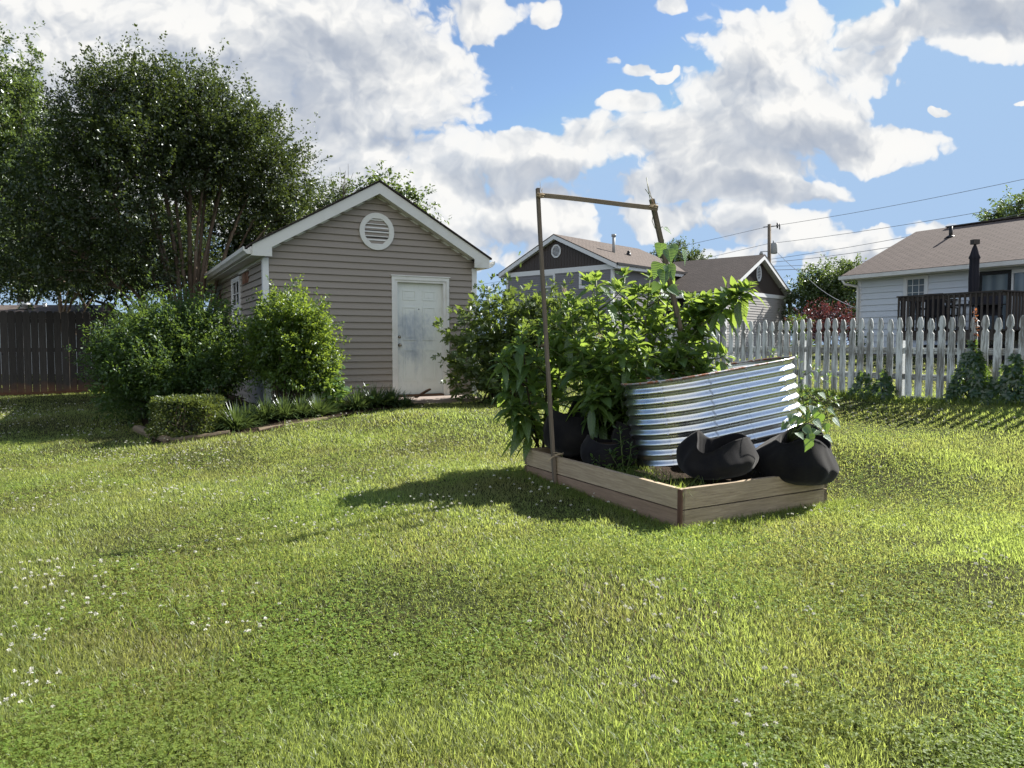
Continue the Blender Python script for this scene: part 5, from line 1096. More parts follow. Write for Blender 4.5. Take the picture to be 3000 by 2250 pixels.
# timbers round the bed
def timber(pa, pb, lab, w=.10, h=.085, lift=.0):
    a, b_ = Vector(pa), Vector(pb); d = (b_ - a); n_ = Vector((-d.y, d.x, 0)).normalized(); mb = MB(); K = 10; prof = [(-.5, -.5), (.5, -.5), (.5, .25), (.32, .5), (-.32, .5), (-.5, .25)]
    rows = []
    for i in range(K + 1):
        t = i / K; c = a + d * t; ro = []
        for (x, z) in prof: j = mnoise.noise(Vector((t * 6 + a.x * 5, x * 3, z * 3))) * .012; ro.append(c + n_ * (x * w + j) + Vector((0, 0, z * h + j + lift)))
        rows.append(ro)
    for i in range(K):
        for k in range(6): k2 = (k + 1) % 6; l0 = i * d.length / K; l1 = (i + 1) * d.length / K; mb.face([rows[i][k], rows[i][k2], rows[i + 1][k2], rows[i + 1][k]], [(l0, k * .09), (l0, k * .09 + .09), (l1, k * .09 + .09), (l1, k * .09)])
    mb.face(rows[0][::-1], [(0, 0)] * 6); mb.face(rows[-1], [(0, 0)] * 6)
    q = mb.build('landscape_timber', M['timber'], None, a); tag(q, lab, 'timber', 'landscape timbers')
def gpt(px, d, dz=.02): p = Pg(px, d); p.z += dz; return p
timber(gpt(396, 10.6), gpt(486, 9.52, .03), 'split grey landscape timber running back at the hedge bed corner', .13, .10)
timber(gpt(492, 9.50, .02), gpt(668, 9.72, .02), 'landscape timber along the front of the clipped hedge', .10, .085)
timber(gpt(752, 10.02, .01), gpt(955, 10.62, .01), 'low timber in front of the strap leaved clumps', .10, .07)

# ------------------------------------------------------------------ raised bed
TZ = lambda a, b: CAMZ - .98 - .012 * a / BW + .05 * b / BL      # board tops
rb = thing('raised_bed', 'raised garden bed of two stacked reddish brown boards', 'planter', (BC.x, BC.y, G(BC.x, BC.y))); base = rb.location.copy(); BT = .038; BH = .141
def bboard(a0, b0, a1, b1, lev, mat, warp=0.):
    q0, q1 = Vector((a0, b0)), Vector((a1, b1)); d = q1 - q0; nrm = Vector((d.y, -d.x)).normalized() * -BT
    mb = MB(); K = 8; rows = []; off = random.random() * 9
    for i in range(K + 1):
        t = i / K; q = q0 + d * t; z1 = TZ(q.x, q.y) - lev * (BH + .009); wv = warp * math.sin(t * math.pi) * 1.0 + .003 * mnoise.noise(Vector((t * 7, lev * 5, a0 * 3)))
        o = nrm * 0; i0 = q + nrm; rows.append([bed_pt(q.x, q.y, z1 - BH), bed_pt(q.x, q.y, z1 + wv), bed_pt(i0.x, i0.y, z1 + wv), bed_pt(i0.x, i0.y, z1 - BH)])
    for i in range(K):
        l0, l1 = i * d.length / K + off, (i + 1) * d.length / K + off
        for k, (v0, v1) in enumerate(((0, BH), (BH, BH + BT), (0, BH), (0, BT))): k2 = (k + 1) % 4; mb.face([rows[i][k], rows[i + 1][k], rows[i + 1][k2], rows[i][k2]], [(l0, v0), (l1, v0), (l1, v1), (l0, v1)])
    mb.face(rows[0][::-1], [(0, 0), (.1, 0), (.1, .03), (0, .03)]); mb.face(rows[-1], [(0, 0), (.1, 0), (.1, .03), (0, .03)])
    return mb.build('board', mat, rb, base)
for lev in (0, 1):
    m1 = M['bedwood_red'] if lev == 1 else M['bedwood']
    bboard(0.014, 0, BW, 0, lev, M['bedwood'], 0); bboard(0, BL, 0, .0, lev, m1, 0)
    bboard(BW, 0, BW, BL, lev, M['bedwood'], 0); bboard(BW, BL, 0, BL, lev, m1, 0)
p = bed_pt(-.004, -.004, TZ(0, 0) - 2 * BH - .03); e1 = Vector((bex.x, bex.y, 0)); e2 = Vector((bey.x, bey.y, 0)); MB().box(p, e1 * .018, e2 * .036, (0, 0, 2 * BH + .028)).build('corner_post', M['postwood'], rb, base, bevel=.003)
sl_ = MB(); K = 14; V = []; 
for i in range(K + 1):
    for j in range(K + 1):
        a_, b_ = .03 + (BW - .06) * i / K, .03 + (BL - .06) * j / K; p = bed_pt(a_, b_, TZ(a_, b_) - .06 + .03 * mnoise.noise(Vector((a_ * 5, b_ * 5, 1)))); V.append(tuple(p))
F = np.array([(i * (K + 1) + j, (i + 1) * (K + 1) + j, (i + 1) * (K + 1) + j + 1, i * (K + 1) + j + 1) for i in range(K) for j in range(K)]); np_mesh('soil', np.array(V), [F], M['soil'], rb, base, smooth=True)
# weeds and grass growing inside the bed
n = 900; a_ = rng.uniform(.04, .55, n); b_ = rng.uniform(.06, .9, n) ; k = (a_ < .42) | (b_ > .75); a_, b_ = a_[k], b_[k]; n = len(a_); x = BC.x + bex.x * a_ + bey.x * b_; y = BC.y + bex.y * a_ + bey.y * b_; z = CAMZ - .98 + .04 * b_ - .06
an = rng.uniform(0, 6.28, n); C = np.stack([x, y, z], 1); D = np.stack([np.cos(an) * .5, np.sin(an) * .5, np.ones(n)], 1); ps = [leaf_arrays(C, D, np.tile([0, 0, 1.], (n, 1)) + rng.normal(0, .2, (n, 3)), rng.uniform(.06, .17, n), rng.uniform(.003, .005, n), (0, .5, 1), (.8, .8, 0), rng.uniform(.1, .9, n))]
n2 = 34; an = rng.uniform(0, 6.28, n2); p = bed_pt(.05, .06, 0); C = np.tile([p.x, p.y, TZ(.05, .06) - .05], (n2, 1)); D = np.stack([np.cos(an) * .6, np.sin(an) * .6, np.ones(n2)], 1); ps.append(leaf_arrays(C, D, np.tile([0, 0, 1.], (n2, 1)), rng.uniform(.12, .25, n2), .005, (0, .5, 1), (.8, .9, 0), rng.uniform(.3, 1.1, n2)))
V, F, uv_ = merge(ps); tag(np_mesh('bed_grass', V, F, M['grass_long']), 'wild thin grass growing inside the raised bed', 'grass', kind='stuff')

# ------------------------------------------------------------------ galvanised corrugated planter, tipped on its side
m, nt = new_mat('galvanised_steel'); v = coord(nt); n = tex(nt, v, 5, 5, .6, (1, 1, .5)); n2 = tex(nt, v, 60, 3, .7)
vo = N(nt, 'ShaderNodeTexVoronoi', inp={'Scale': 55.}); L(nt, v, vo.inputs['Vector'])
cc = mixc(nt, mth(nt, 'MULTIPLY', vo.outputs['Distance'], .5), (.80, .81, .80), (.62, .64, .64)); cc = mixc(nt, ramp(nt, n2, [(.62, 0.), (.75, .5)]), cc, (.30, .28, .24))
finish(nt, cc, mth(nt, 'MULTIPLY_ADD', n, .18, .20), .5, 1., bump=n, bs=.10, bd=.02); M['steel'] = m
m, nt = new_mat('rusty_rim'); v = coord(nt); n = tex(nt, v, 9, 6, .7); f = ramp(nt, n, [(.46, 0.), (.56, 1.)]); finish(nt, mixc(nt, f, (.42, .42, .43), (.24, .085, .035)), mth(nt, 'MULTIPLY_ADD', f, .5, .3), .4, mth(nt, 'MULTIPLY_ADD', f, -.9, .9)); M['rim'] = m
TL, TR, TH, NC = .76, .40, .66, 8
tkn = thing('metal_planter', 'tilted galvanised corrugated steel planter ring leaning on black grow bags', 'planter', (1.76, 6.28, CAMZ - .87)); tkn.rotation_mode = 'ZXY'
TA = R(23)
tkn.rotation_mode = 'XYZ'
Mrot = Matrix.Rotation(TA, 4, 'Z') @ Matrix.Rotation(R(-4.5), 4, 'X') @ Matrix.Rotation(R(-7.5), 4, 'Y'); tkn.rotation_euler = Mrot.to_euler()
per_ = 2 * TL + 2 * math.pi * TR
def stad(s):
    s = s % per_; sl_ = TL; ar = math.pi * TR
    if s < sl_: return Vector((-TL / 2 + s, -TR, 0)), Vector((0, -1, 0))
    s -= sl_
    if s < ar: th = -math.pi / 2 + s / TR; n_ = Vector((math.cos(th), math.sin(th), 0)); return Vector((TL / 2, 0, 0)) + n_ * TR, n_
    s -= ar
    if s < sl_: return Vector((TL / 2 - s, TR, 0)), Vector((0, 1, 0))
    s -= sl_; th = math.pi / 2 + s / TR; n_ = Vector((math.cos(th), math.sin(th), 0)); return Vector((-TL / 2, 0, 0)) + n_ * TR, n_
seams = [-.34, .06, .42, .80, 1.18, per_ / 2 + .0, per_ / 2 + .42, per_ / 2 + .8, per_ / 2 + 1.3]; seams = sorted(x % per_ for x in seams); NZ = NC * 10
prz = lambda k: TH * k / NZ
pro = lambda k: .0125 * math.cos(2 * math.pi * (k / 10.)) 
for i, s0 in enumerate(seams):
    s1 = seams[(i + 1) % len(seams)]; s1 = s1 if s1 > s0 else s1 + per_; s1 += .02; K = max(4, int((s1 - s0) / .045)); V = []; 
    for a_ in range(K + 1):
        s = s0 + (s1 - s0) * a_ / K; p, n_ = stad(s)
        for k in range(NZ + 1): V.append(p + n_ * (pro(k) + .0010 * (i % 2)) + Vector((0, 0, prz(k))))
    F = np.array([(a_ * (NZ + 1) + k, (a_ + 1) * (NZ + 1) + k, (a_ + 1) * (NZ + 1) + k + 1, a_ * (NZ + 1) + k + 1) for a_ in range(K) for k in range(NZ)])
    o_ = np_mesh('panel', np.array([tuple(q) for q in V]), [F], M['steel'], tkn, smooth=True)
bm_ = MB()
for s0 in seams:
    for c_ in range(NC):
        p, n_ = stad(s0 + .010); z = TH * (c_ + .97) / NC - .004; q = p + n_ * (.0125 - .001) + Vector((0, 0, min(z, TH - .012))); bm_.lathe([(0, .005), (.005, .0048), (.0075, .0025), (.0095, .002), (.0098, 0)], 8, Matrix.Translation(q) @ n_.to_track_quat('Z', 'Y').to_matrix().to_4x4())
m, nt = new_mat('bolt_steel'); finish(nt, (.34, .34, .35), .35, .5, 1.); bm_.build('bolt_heads', m, tkn)
rm = MB(); pts = []
for a_ in range(97): p, n_ = stad(per_ * a_ / 96); pts.append(p + n_ * .0105 + Vector((0, 0, TH)))
rm.tube(pts, .0085, 8, False); rm.build('rim', M['rim'], tkn)
# ------------------------------------------------------------------ black fabric grow bags
m, nt = new_mat('black_felt'); v = coord(nt); n = tex(nt, v, 180, 3, .7); n2 = tex(nt, v, 5, 5, .6); cc = mixc(nt, ramp(nt, n2, [(.4, 0.), (.75, 1.)]), (.0075, .0075, .0095), (.017, .016, .015)); cc = mixc(nt, ramp(nt, n, [(.55, 0.), (.8, .4)]), cc, (.04, .038, .035)); p_ = finish(nt, cc, .95, .08, bump=n, bs=.3, bd=.002); p_.inputs['Sheen Weight'].default_value = .10; p_.inputs['Sheen Roughness'].default_value = .5; M['felt'] = m
def grow_bag(loc, rz, label, rx, ry, h, sag=0., rim=None, fold=.05, seed=0, soil=.55, flat=.0, tilt=(0, 0)):
    t = thing('grow_bag', label, 'grow bag', loc, rz, 'black fabric grow bags in the raised bed'); t.rotation_euler = (tilt[0], tilt[1], rz); n = 96; K = 26; V = []; rim = rim or (lambda th: 0)
    for k in range(K + 1):
        f = k / K
        for i in range(n):
            th = 2 * math.pi * i / n; top = h + rim(th); z = top * f; bul = (1 - (1 - min(1, f * 3.2))**2.2) * (.80 + .24 * math.sin(min(1, f * 1.05) * math.pi * .9))
            w_ = mnoise.noise(Vector((math.cos(th) * 2.2 + seed, math.sin(th) * 2.2, f * 2.2))) * fold + mnoise.noise(Vector((math.cos(th) * 5 + seed, math.sin(th) * 5, f * 3.5 + 4))) * fold * .45
            w_ += .022 * f * f * math.sin(7 * th + seed + 4 * f) + .007 * math.sin(11 * th + 6 * f + seed) * (.3 + f) + .15 * fold * abs(mnoise.noise(Vector((math.cos(th) * 3.1 + seed, math.sin(th) * 3.1, f * 1.2 + 8)))); gth = max(0., (f - .55) / .45); r = max(.02, bul * (1 + w_) * (1 - .08 * gth * gth)); zz = z - sag * max(0, math.sin(th - .5)) * (1 - f) * h
            V.append((rx * r * math.cos(th), ry * r * math.sin(th) * (1 - flat * gth) - .5 * flat * ry * gth * gth, zz))
    for k in range(1, 8):      # turn the cloth over the rim and down inside
        f = k / 7
        for i in range(n):
            x, y, z = V[K * n + i]; V.append((x * (.965 - .05 * f), y * (.965 - .05 * f), z + .006 * (1 - f) - (h * (1 - soil) + rim(2 * math.pi * i / n)) * f))
    R_ = K + 8; F = [(k * n + i, k * n + (i + 1) % n, (k + 1) * n + (i + 1) % n, (k + 1) * n + i) for k in range(R_ - 1) for i in range(n)]
    bag = np_mesh('bag_cloth', np.array(V), [np.array(F)], M['felt'], t, smooth=True)
    c = len(V); Vs = [V[(R_ - 1) * n + i] for i in range(n)] + [(0, 0, h * soil + .02)]; np_mesh('potting_soil', np.array(Vs), [np.array([(i, (i + 1) % n, n) for i in range(n)])], M['soil'], t); return t
bang = math.atan2(bex.y, bex.x)
def bl_(a, b, dz=0): p = bed_pt(a, b, 0); return (p.x, p.y, TZ(a, b) + dz)
pk1 = lambda th: .055 * math.exp(-((((th - 4.7 + math.pi) % (2 * math.pi)) - math.pi) / .9)**2) + .115 * math.exp(-((((th - 2.35 + math.pi) % (2 * math.pi)) - math.pi) / .55)**2) + .03 * math.exp(-((((th - 5.4 + math.pi) % (2 * math.pi)) - math.pi) / .8)**2) - .035 * math.exp(-((((th - 3.6 + math.pi) % (2 * math.pi)) - math.pi) / .6)**2) + .05 * math.exp(-((((th - .6 + math.pi) % (2 * math.pi)) - math.pi) / .7)**2)
grow_bag(bl_(.66, .30, -.03), bang, 'slumped black grow bag on the front board with a raised cloth flap', .32, .25, .27, rim=pk1, fold=.05, seed=1, soil=.66, flat=.40, tilt=(R(7), R(-3)))
pk2 = lambda th: .075 * math.exp(-((((th - 4.4 + math.pi) % (2 * math.pi)) - math.pi) / .9)**2) + .10 * math.exp(-((((th - .9 + math.pi) % (2 * math.pi)) - math.pi) / .75)**2) - .07 * math.exp(-((((th - 5.3 + math.pi) % (2 * math.pi)) - math.pi) / .8)**2) - .03 * math.exp(-((((th - 3.3 + math.pi) % (2 * math.pi)) - math.pi) / .8)**2)
grow_bag(bl_(1.32, .13, -.115), bang, 'black grow bag sagging over the right bed corner with a bean plant in it', .345, .28, .38, rim=pk2, fold=.05, seed=5, soil=.72, flat=.32, tilt=(R(10), R(3)))
for k, (a_, b_, rx, h, lab, tz) in enumerate(((.28, 1.62, .24, .40, 'upright black grow bag behind the trellis stick', .0), (.62, 1.70, .27, .46, 'tall black grow bag in the shade at the bed back', 0), (.30, 1.12, .23, .26, 'low slouched black grow bag behind the small leafy plant', -.03), (.62, 1.15, .22, .36, 'black grow bag against the left end of the steel planter', -.03), (1.18, .72, .24, .30, 'black grow bag wedged under the right half of the steel planter', -.05))):
    grow_bag(bl_(a_, b_, -.05 + tz), random.uniform(0, 6), lab, rx, rx * .92, h, fold=.07, seed=11 + k * 3, soil=.8, rim=lambda th, k=k: .03 * math.sin(2 * th + k))

# ------------------------------------------------------------------ trellis of sticks
LB, LT = bed_pt(-.022, (6.2 - 5) / .846 + .02, 0), P(1578, 552, 6.3); LB.z = G(LB.x, LB.y) - .12
RB, RT = P(2068, 1290, 7.2), P(1907, 585, 6.35)
tl = thing('stick_trellis', 'goalpost shaped trellis of three weathered sticks tied with twine', 'trellis', LB); base = tl.location.copy()
def stick(p, q, w, h, name):
    p, q = Vector(p), Vector(q); mb = MB(); K = 10; d = q - p; x = Vector((1, .35, 0)); x = (x - d.normalized() * x.dot(d.normalized())).normalized(); y = d.normalized().cross(x); rows = []; off = random.random() * 9
    for i in range(K + 1):
        t = i / K; c = p + d * t + x * .010 * math.sin(t * 3.1 + off) + y * .006 * math.sin(t * 4 + off); rows.append([c + x * (sx * w / 2) + y * (sy * h / 2) for sx, sy in ((-1, -1), (1, -1), (1, 1), (-1, 1))])
    for i in range(K):
        l0, l1 = i * d.length / K + off, (i + 1) * d.length / K + off
        for k in range(4): k2 = (k + 1) % 4; mb.face([rows[i][k], rows[i][k2], rows[i + 1][k2], rows[i + 1][k]], [(l0, k * .04), (l0, k * .04 + .04), (l1, k * .04 + .04), (l1, k * .04)])
    mb.face(rows[0][::-1], [(0, 0)] * 4); mb.face(rows[-1], [(0, 0)] * 4); return mb.build(name, M['stick'], tl, base)
stick(LB, LT, .026, .036, 'upright'); stick(RB, RT, .036, .036, 'upright'); cb0, cb1 = P(1573, 573, 6.262), P(1927, 608, 6.315); stick(cb0, cb1, .018, .038, 'crossbar')
m, nt = new_mat('twine'); finish(nt, (.45, .36, .24), .9, .1); M['twine'] = m
def tie(c, r, name='twine', n=4, ax=(0, 0, 1), tail=None):
    mb = MB(); c = Vector(c); ax = Vector(ax).normalized(); u_ = ax.orthogonal().normalized(); w_ = ax.cross(u_); pts = [c + (u_ * math.cos(k * .5) + w_ * math.sin(k * .5)) * r * (1 + .1 * math.sin(k * 1.7)) + ax * (.012 * math.sin(k * .31)) for k in range(int(n * 12.6))]; mb.tube(pts, .0026, 4)
    if tail: 
        for q in tail: mb.tube([c + u_ * r, (c + Vector(q)) / 2 + Vector((0, 0, .01)), q], .0022, 4)
    mb.build(name, M['twine'], tl, base)
tie(P(1584, 574, 6.27), .036, tail=[P(1590, 552, 6.26), P(1582, 532, 6.27)]); tie(P(1912, 606, 6.32), .040, tail=[P(1928, 596, 6.3), P(1904, 560, 6.31), P(1895, 528, 6.31)])
tie(P(1636, 1330, 6.16), .040, n=2, ax=(.0, .1, 1), tail=[P(1600, 1352, 6.13), P(1603, 1354, 6.12)])

# ------------------------------------------------------------------ pokeweed: stems, drooping big leaves, tip rosettes
def bez(p0, p1, bow, n=9):
    return [Vector(p0).lerp(Vector(p1), i / (n - 1)) + Vector(bow) * math.sin(math.pi * i / (n - 1)) for i in range(n)]
def lush(name, label, base, stems, nleaf=26, big=.23, small=.09, group=None, mat=None, side=4, width=.40, stemr=.013, mats=None, droop=.45, start=.25, rosette=9, flowers=0, stemmat=None, cat='plant'):
    t = thing(name, label, cat, base, 0, group); sm = MB(); Cs = []; Ds = []; Ls = []; Bs = []; tips = []
    def dress(pts, n, l0, l1, st):
        T = len(pts) - 1
        for i in range(n):
            f = st + (1 - st) * (i + .4 * random.random()) / n; x = f * T; j = min(int(x), T - 1); p = pts[j].lerp(pts[j + 1], x - j); ax = (pts[j + 1] - pts[j]).normalized()
            th = i * 2.4 + random.uniform(-.4, .4); u_ = ax.orthogonal().normalized(); w_ = ax.cross(u_); d = u_ * math.cos(th) + w_ * math.sin(th)
            rise = -.15 + .75 * f + random.uniform(-.25, .25); l = (l0 + (l1 - l0) * f**1.3) * math.exp(random.gauss(0, .2))
            Cs.append(p + d * .02); Ds.append((d + ax * rise).normalized()); Ls.append(l); Bs.append(max(.05, droop * (1.25 - f) + random.gauss(0, .12)))
    for (p1, bow, r) in stems:
        pts = bez(base if not isinstance(p1, tuple) or len(p1) < 2 else p1[0], p1[1] if isinstance(p1, tuple) else p1, bow); K = len(pts)
        sm.tube(pts, [r * (1 - .7 * i / (K - 1)) for i in range(K)], 7); dress(pts, nleaf, big, small, start); tips.append((pts[-1], (pts[-1] - pts[-2]).normalized()))
        for s_ in range(side):
            f = .42 + .5 * (s_ + random.random() * .6) / side; x = f * (K - 1); j = min(int(x), K - 2); p = pts[j].lerp(pts[j + 1], x - j); ax = (pts[j + 1] - pts[j]).normalized(); th = s_ * 2.2 + random.random(); u_ = ax.orthogonal().normalized(); w_ = ax.cross(u_); d = u_ * math.cos(th) + w_ * math.sin(th)
            ln = random.uniform(.16, .34) * (1.2 - .5 * f) * (pts[-1] - pts[0]).length / 1.3; q = p + (d * .9 + Vector((0, 0, .75))).normalized() * ln; sp_ = bez(p, q, d * .03, 5); sm.tube(sp_, [r * .45, r * .4, r * .34, r * .28, r * .2], 5); dress(sp_, max(6, nleaf // 3), big * .68, small, .2); tips.append((q, (q - p).normalized()))
    for p, ax in tips:
        for i in range(rosette):
            th = i * 2.4; u_ = ax.orthogonal().normalized(); w_ = ax.cross(u_); d = (u_ * math.cos(th) + w_ * math.sin(th)) * (.5 + .06 * i) + Vector((0, 0, .9 - .06 * i)); Cs.append(p - ax * .008 * i); Ds.append(d.normalized()); Ls.append(small * (.55 + .09 * i)); Bs.append(.08)
    sm.build('stem', stemmat or M['stem_green'], t, base); n = len(Cs); C = np.array([tuple(c) for c in Cs]); D = np.array([tuple(c) for c in Ds]); l = np.array(Ls)
    Nn = np.tile([0, 0, 1.], (n, 1)) + rng.normal(0, .28, (n, 3)); V, F, uv_ = leaf_arrays(C, D, Nn, l, l * width * np.exp(rng.normal(0, .12, n)), (0, .06, .22, .42, .62, .82, 1), (.05, .12, .78, 1., .86, .46, 0), np.array(Bs), .28, .012)
    np_mesh('leaf', V, F, mat or M['leaf_hero'], t, base, uv=uv_, smooth=True)
    if flowers:
        C = []; 
        for p, ax in tips[:flowers]:
            sp_ = [p + ax * .02 * k + Vector((0, 0, -.002 * k * k)) for k in range(7)]
            for q in sp_:
                for _ in range(16): C.append(tuple(q + Vector((random.gauss(0, .013), random.gauss(0, .013), random.gauss(0, .01)))))
        C = np.array(C); V, F, uv_ = leaf_arrays(C, rnd_dir(len(C)), rnd_dir(len(C)), .008, .007); np_mesh('blossom', V, F, M['blossom'], t, base)
    return t
bz = lambda px, py, d: P(px, py, d)
q = bz(1578, 1312, 6.72)
lush('pokeweed_plant', 'tall leafy plant with dark stems hanging over the far bed corner', q, [((q, bz(1530, 960, 6.6)), (-.03, -.05, 0), .012), ((q + Vector((.04, 0, 0)), bz(1600, 930, 6.8)), (.02, 0, 0), .012), ((q, bz(1478, 1035, 6.5)), (-.06, 0, .05), .010), ((q + Vector((-.03, .05, 0)), bz(1650, 1000, 6.8)), (.05, 0, 0), .010), ((q, bz(1500, 1180, 6.5)), (-.02, 0, .04), .007)], 32, .24, .095, 'leafy pokeweeds in the raised bed', side=5, stemmat=M['stem_dark'], droop=.55, start=.12)
q = bz(1800, 1340, 6.75)
lush('pokeweed_plant', 'big sunlit leafy plant at the middle of the bed between both trellis sticks', q, [((q, bz(1660, 865, 6.7)), (-.06, -.05, .05), .016), ((q + Vector((.03, .03, 0)), bz(1745, 805, 6.8)), (-.03, 0, 0), .017), ((q + Vector((.06, 0, 0)), bz(1830, 795, 7.0)), (0, 0, 0), .017), ((q + Vector((.1, .05, 0)), bz(1905, 800, 7.0)), (.03, 0, 0), .016), ((q + Vector((.13, .05, 0)), bz(1965, 835, 6.9)), (.05, 0, 0), .015), ((q, bz(1700, 1000, 6.4)), (-.05, -.06, 0), .013), ((q + Vector((.05, -.03, 0)), bz(1790, 985, 6.3)), (-.02, -.05, 0), .013), ((q + Vector((.08, -.03, 0)), bz(1870, 980, 6.35)), (.02, -.05, 0), .013), ((q, bz(1745, 1140, 6.2)), (-.05, -.08, .05), .011), ((q + Vector((.08, 0, 0)), bz(1850, 1120, 6.25)), (.03, -.08, .05), .011), ((q + Vector((.1, .1, 0)), bz(1780, 930, 7.4)), (0, .05, 0), .013)], 34, .27, .11, 'leafy pokeweeds in the raised bed', side=7, droop=.45, start=.14, flowers=4)
q = bz(1905, 1330, 6.9)
lush('pokeweed_plant', 'leaning leafy plant with a thick arching branch above the steel planter', q, [((q, bz(2050, 960, 6.9)), (-.03, 0, .05), .020), ((bz(2000, 1010, 6.9), bz(2200, 838, 6.8)), (0, 0, .03), .015), ((bz(1990, 1000, 6.95), bz(2075, 870, 6.95)), (-.02, 0, 0), .012), ((q, bz(2095, 1015, 6.75)), (0, -.05, .08), .013), ((q, bz(1990, 1010, 6.6)), (0, -.04, 0), .013), ((q, bz(2060, 1060, 6.6)), (0, 0, .05), .011), ((q, bz(1960, 930, 7.2)), (0, 0, 0), .012)], 34, .26, .105, 'leafy pokeweeds in the raised bed', side=6, droop=.4, start=.25, flowers=5)
q = bz(1828, 1398, 5.9)
lush('small_weed', 'small upright weed with narrow leaves inside the left bed board', q, [((q, bz(1815, 1250, 5.85)), (0, 0, 0), .006), ((q, bz(1850, 1300, 5.85)), (.01, 0, 0), .004), ((q, bz(1785, 1320, 5.85)), (-.01, 0, .01), .004), ((q, bz(1732, 1345, 5.95)), (0, 0, .02), .003)], 20, .085, .045, side=1, width=.34, droop=.25, start=.1, rosette=6, mat=M['leaf_bright'], cat='weed')
q = bz(2375, 1330, 7.1)
lush('tall_weed', 'spindly pale green weed beside the right end of the steel planter', q, [((q, bz(2335, 1040, 7.2)), (0, 0, 0), .007), ((q, bz(2400, 1080, 7.1)), (.02, 0, 0), .006), ((q, bz(2432, 1150, 7.0)), (.03, 0, 0), .005), ((q, bz(2360, 1130, 7.1)), (0, 0, 0), .005)], 17, .12, .055, side=3, width=.30, droop=.3, start=.12, rosette=6, mat=M['leaf_pale'], cat='weed')
q = P(2180, 1090, 8.6); lush('tall_weed', 'thin weed sprig rising behind the steel planter before the pickets', Vector((q.x, q.y, G(q.x, q.y))), [((Vector((q.x, q.y, G(q.x, q.y))), bz(2268, 1025, 8.6)), (0, 0, 0), .006), ((Vector((q.x, q.y, G(q.x, q.y))), bz(2285, 1060, 8.6)), (0, 0, 0), .005)], 14, .10, .07, side=1, width=.3, mat=M['leaf_pale'], cat='weed')
# heart-shaped bean leaves
def hearts(name, label, base, stems, leaves, mat, cat='plant', stemr=.003):
    t = thing(name, label, cat, base); sm = MB()
    for pts in stems: sm.tube(pts, stemr, 5)
    sm.build('stem', M['stem_green'], t, base); n = len(leaves); C = np.array([tuple(l[0]) for l in leaves]); D = np.array([tuple(l[1]) for l in leaves]); l = np.array([x[2] for x in leaves]); Nn = np.array([tuple(x[3]) for x in leaves])
    V, F, uv_ = leaf_arrays(C, D, Nn, l, l * .92, (0, .03, .14, .32, .55, .78, 1), (.30, .72, .98, 1., .72, .34, 0), .22, .22, .008); np_mesh('leaf', V, F, mat, t, base, uv=uv_, smooth=True); return t
vp = [RB.lerp(RT, f) for f in np.linspace(.45, 1.04, 26)]; spir = [p + Vector((math.cos(i * 1.1) * .032, math.sin(i * 1.1) * .032, 0)) for i, p in enumerate(vp)]
lv = [(P(1938, 712, 6.25), (-.25, -.3, -1), .115, (-.2, -1, .3)), (P(1965, 716, 6.22), (.3, -.4, -1), .12, (.3, -1, .25)), (P(1958, 730, 6.15), (.1, -.5, -1), .12, (0, -1, .6)), (P(1935, 770, 6.25), (-.5, -.3, -.9), .14, (-.4, -1, .3)), (P(1955, 775, 6.22), (.35, -.25, -.8), .13, (.2, -1, .5)), (P(1945, 790, 6.2), (-.1, -.5, -1), .13, (0, -1, .5)), (P(1945, 668, 6.3), (.8, -.1, -.5), .075, (0, -.6, 1)), (P(1960, 840, 6.2), (.6, -.3, -.5), .11, (0, -1, .8)), (P(1930, 830, 6.2), (-.6, -.3, -.6), .10, (0, -1, .8)), (P(2000, 730, 6.25), (.15, -.1, -1), .12, (.9, -.6, .1))]
hearts('bean_vine', 'heart leaved bean vine climbing the right trellis stick', RB, [spir, [P(1932, 672, 6.3), P(1940, 664, 6.3), P(1946, 668, 6.3)], [P(1908, 600, 6.32), P(1900, 560, 6.31), P(1894, 520, 6.31)], [P(1960, 720, 6.3), P(1985, 715, 6.27), P(2000, 730, 6.25)]], lv, M['leaf_bean'], 'vine')
q = Vector(bl_(1.36, .2, .2)); lv = []; sts = []
for k, (px, py, d, l_) in enumerate(((2325,1215,5.4,.12),(2355,1250,5.35,.12),(2385,1190,5.5,.11),(2405,1210,5.6,.13),(2345,1190,5.5,.10),(2370,1270,5.3,.13),(2395,1260,5.4,.11),(2310,1240,5.4,.11),(2420,1240,5.5,.10),(2440,1225,5.6,.11),(2360,1205,5.6,.1),(2415,1275,5.45,.10),(2385,1230,5.45,.11),(2335,1268,5.32,.10),(2400,1150,5.8,.1),(2375,1290,5.25,.11),(2350,1225,5.5,.1),(2425,1195,5.7,.1))):
    p = P(px, py, d); a = random.uniform(0, 6.28); lv.append((p, (math.cos(a) * .8, -.35 + math.sin(a) * .4, -.35 - .5 * random.random()), l_ * .72, (random.uniform(-.4, .4), -.7, .8))); sts.append([q, (q + p) / 2 + Vector((0, 0, .04)), p])
sts.append([P(2360, 1170, 5.75), P(2330, 1140, 5.7), P(2280, 1120, 5.72)]); sts.append([P(2345, 1230, 5.5), P(2335, 1195, 5.55), P(2300, 1130, 5.65)])
hearts('bean_plant', 'bright green bean plant growing from the right grow bag', q, sts, lv, M['leaf_bean'])

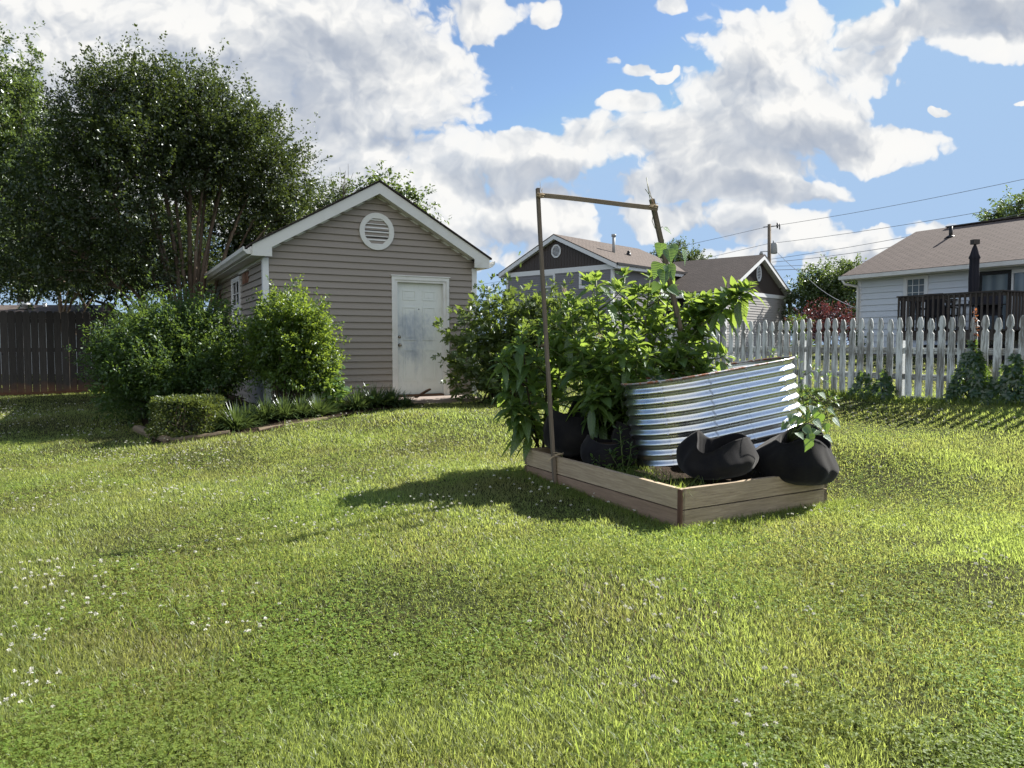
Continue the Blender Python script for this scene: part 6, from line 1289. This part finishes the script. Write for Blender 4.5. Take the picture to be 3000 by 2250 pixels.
# ------------------------------------------------------------------ creepers on the picket fence
def creeper(label, s0, s1, hmax, n, red=None, seed=0):
    c = FA + fdir * ((s0 + s1) / 2) + pn * .06; b = Vector((c.x, c.y, G(c.x, c.y))); t = thing('creeper_vine', label, 'vine', b, 0, 'creepers on the picket fence'); m_ = n
    s = rng.uniform(s0, s1, m_); f = rng.random(m_)**.8; mid = (s0 + s1) / 2; env = hmax * (1 - .75 * np.abs(s - mid) / ((s1 - s0) / 2)); z = f * env; off = .03 + .22 * rng.random(m_) * (1 - f) 
    C0 = np.stack([FA.x + fdir.x * s + pn.x * off, FA.y + fdir.y * s + pn.y * off, CAMZ - .72 + z], 1); ps = []
    a0 = rng.uniform(-.5, .5, m_)
    for j in range(5):
        a = a0 + (j - 2) * .85; d3 = np.stack([fdir.x * np.sin(a) + pn.x * .35, fdir.y * np.sin(a) + pn.y * .35, -np.cos(a) * .8 + .1], 1); ps.append(leaf_arrays(C0, d3, np.tile([pn.x, pn.y, .8], (m_, 1)) + rng.normal(0, .4, (m_, 3)), rng.uniform(.05, .085, m_), rng.uniform(.025, .04, m_), (0, .5, 1), (0, 1, 0), .2, .2))
    V, F, uv_ = merge(ps); np_mesh('leaf', V, F, M['leaf_vine'], t, b); mb = MB()
    for k in range(0, m_, 6): mb.tube([(FA.x + fdir.x * mid + pn.x * .04, FA.y + fdir.y * mid + pn.y * .04, b.z), tuple(C0[k])], [.005, .003], 4, False)
    if red is not None:
        p0 = FA + fdir * red + pn * .03; zt = np.linspace(.25, 1.12, 26); pts = [Vector((p0.x + fdir.x * .02 * math.sin(z_ * 9), p0.y, CAMZ - .7 + z_)) for z_ in zt]; mb.tube(pts, .004, 4)
        cr = np.array([tuple(p) for p in pts for _ in range(3)]); d3 = rnd_dir(len(cr)) + np.array([pn.x, pn.y, -.2]) * .6; lo = cr[:, 2] < CAMZ - .7 + .62
        for k_, mt in ((lo, M['leaf_bean']), (~lo, M['leaf_autumn'])): V, F, uv_ = leaf_arrays(cr[k_], d3[k_], np.tile([0, 0, 1.], (k_.sum(), 1)), .05, .03); np_mesh('young_leaf', V, F, mt, t, b)
    mb.build('stem', M['stem_dark'], t, b)
def sfx(px): k = (px - 1500) / F_PX; return (k * FA.y - FA.x) / (fdir.x - k * fdir.y)
creeper('small creeper tuft before the fence, left one of the low pair', sfx(2508), sfx(2565), .42, 46)
creeper('low creeper tuft with a tall brown sprig, right one of the pair', sfx(2568), sfx(2628), .40, 54, None)
creeper('tall creeper with a reddish runner reaching the picket tips', sfx(2795), sfx(2915), .80, 210, sfx(2858))
creeper('bushy creeper at the right end of the picket fence', sfx(2900), sfx(3060), .62, 230)
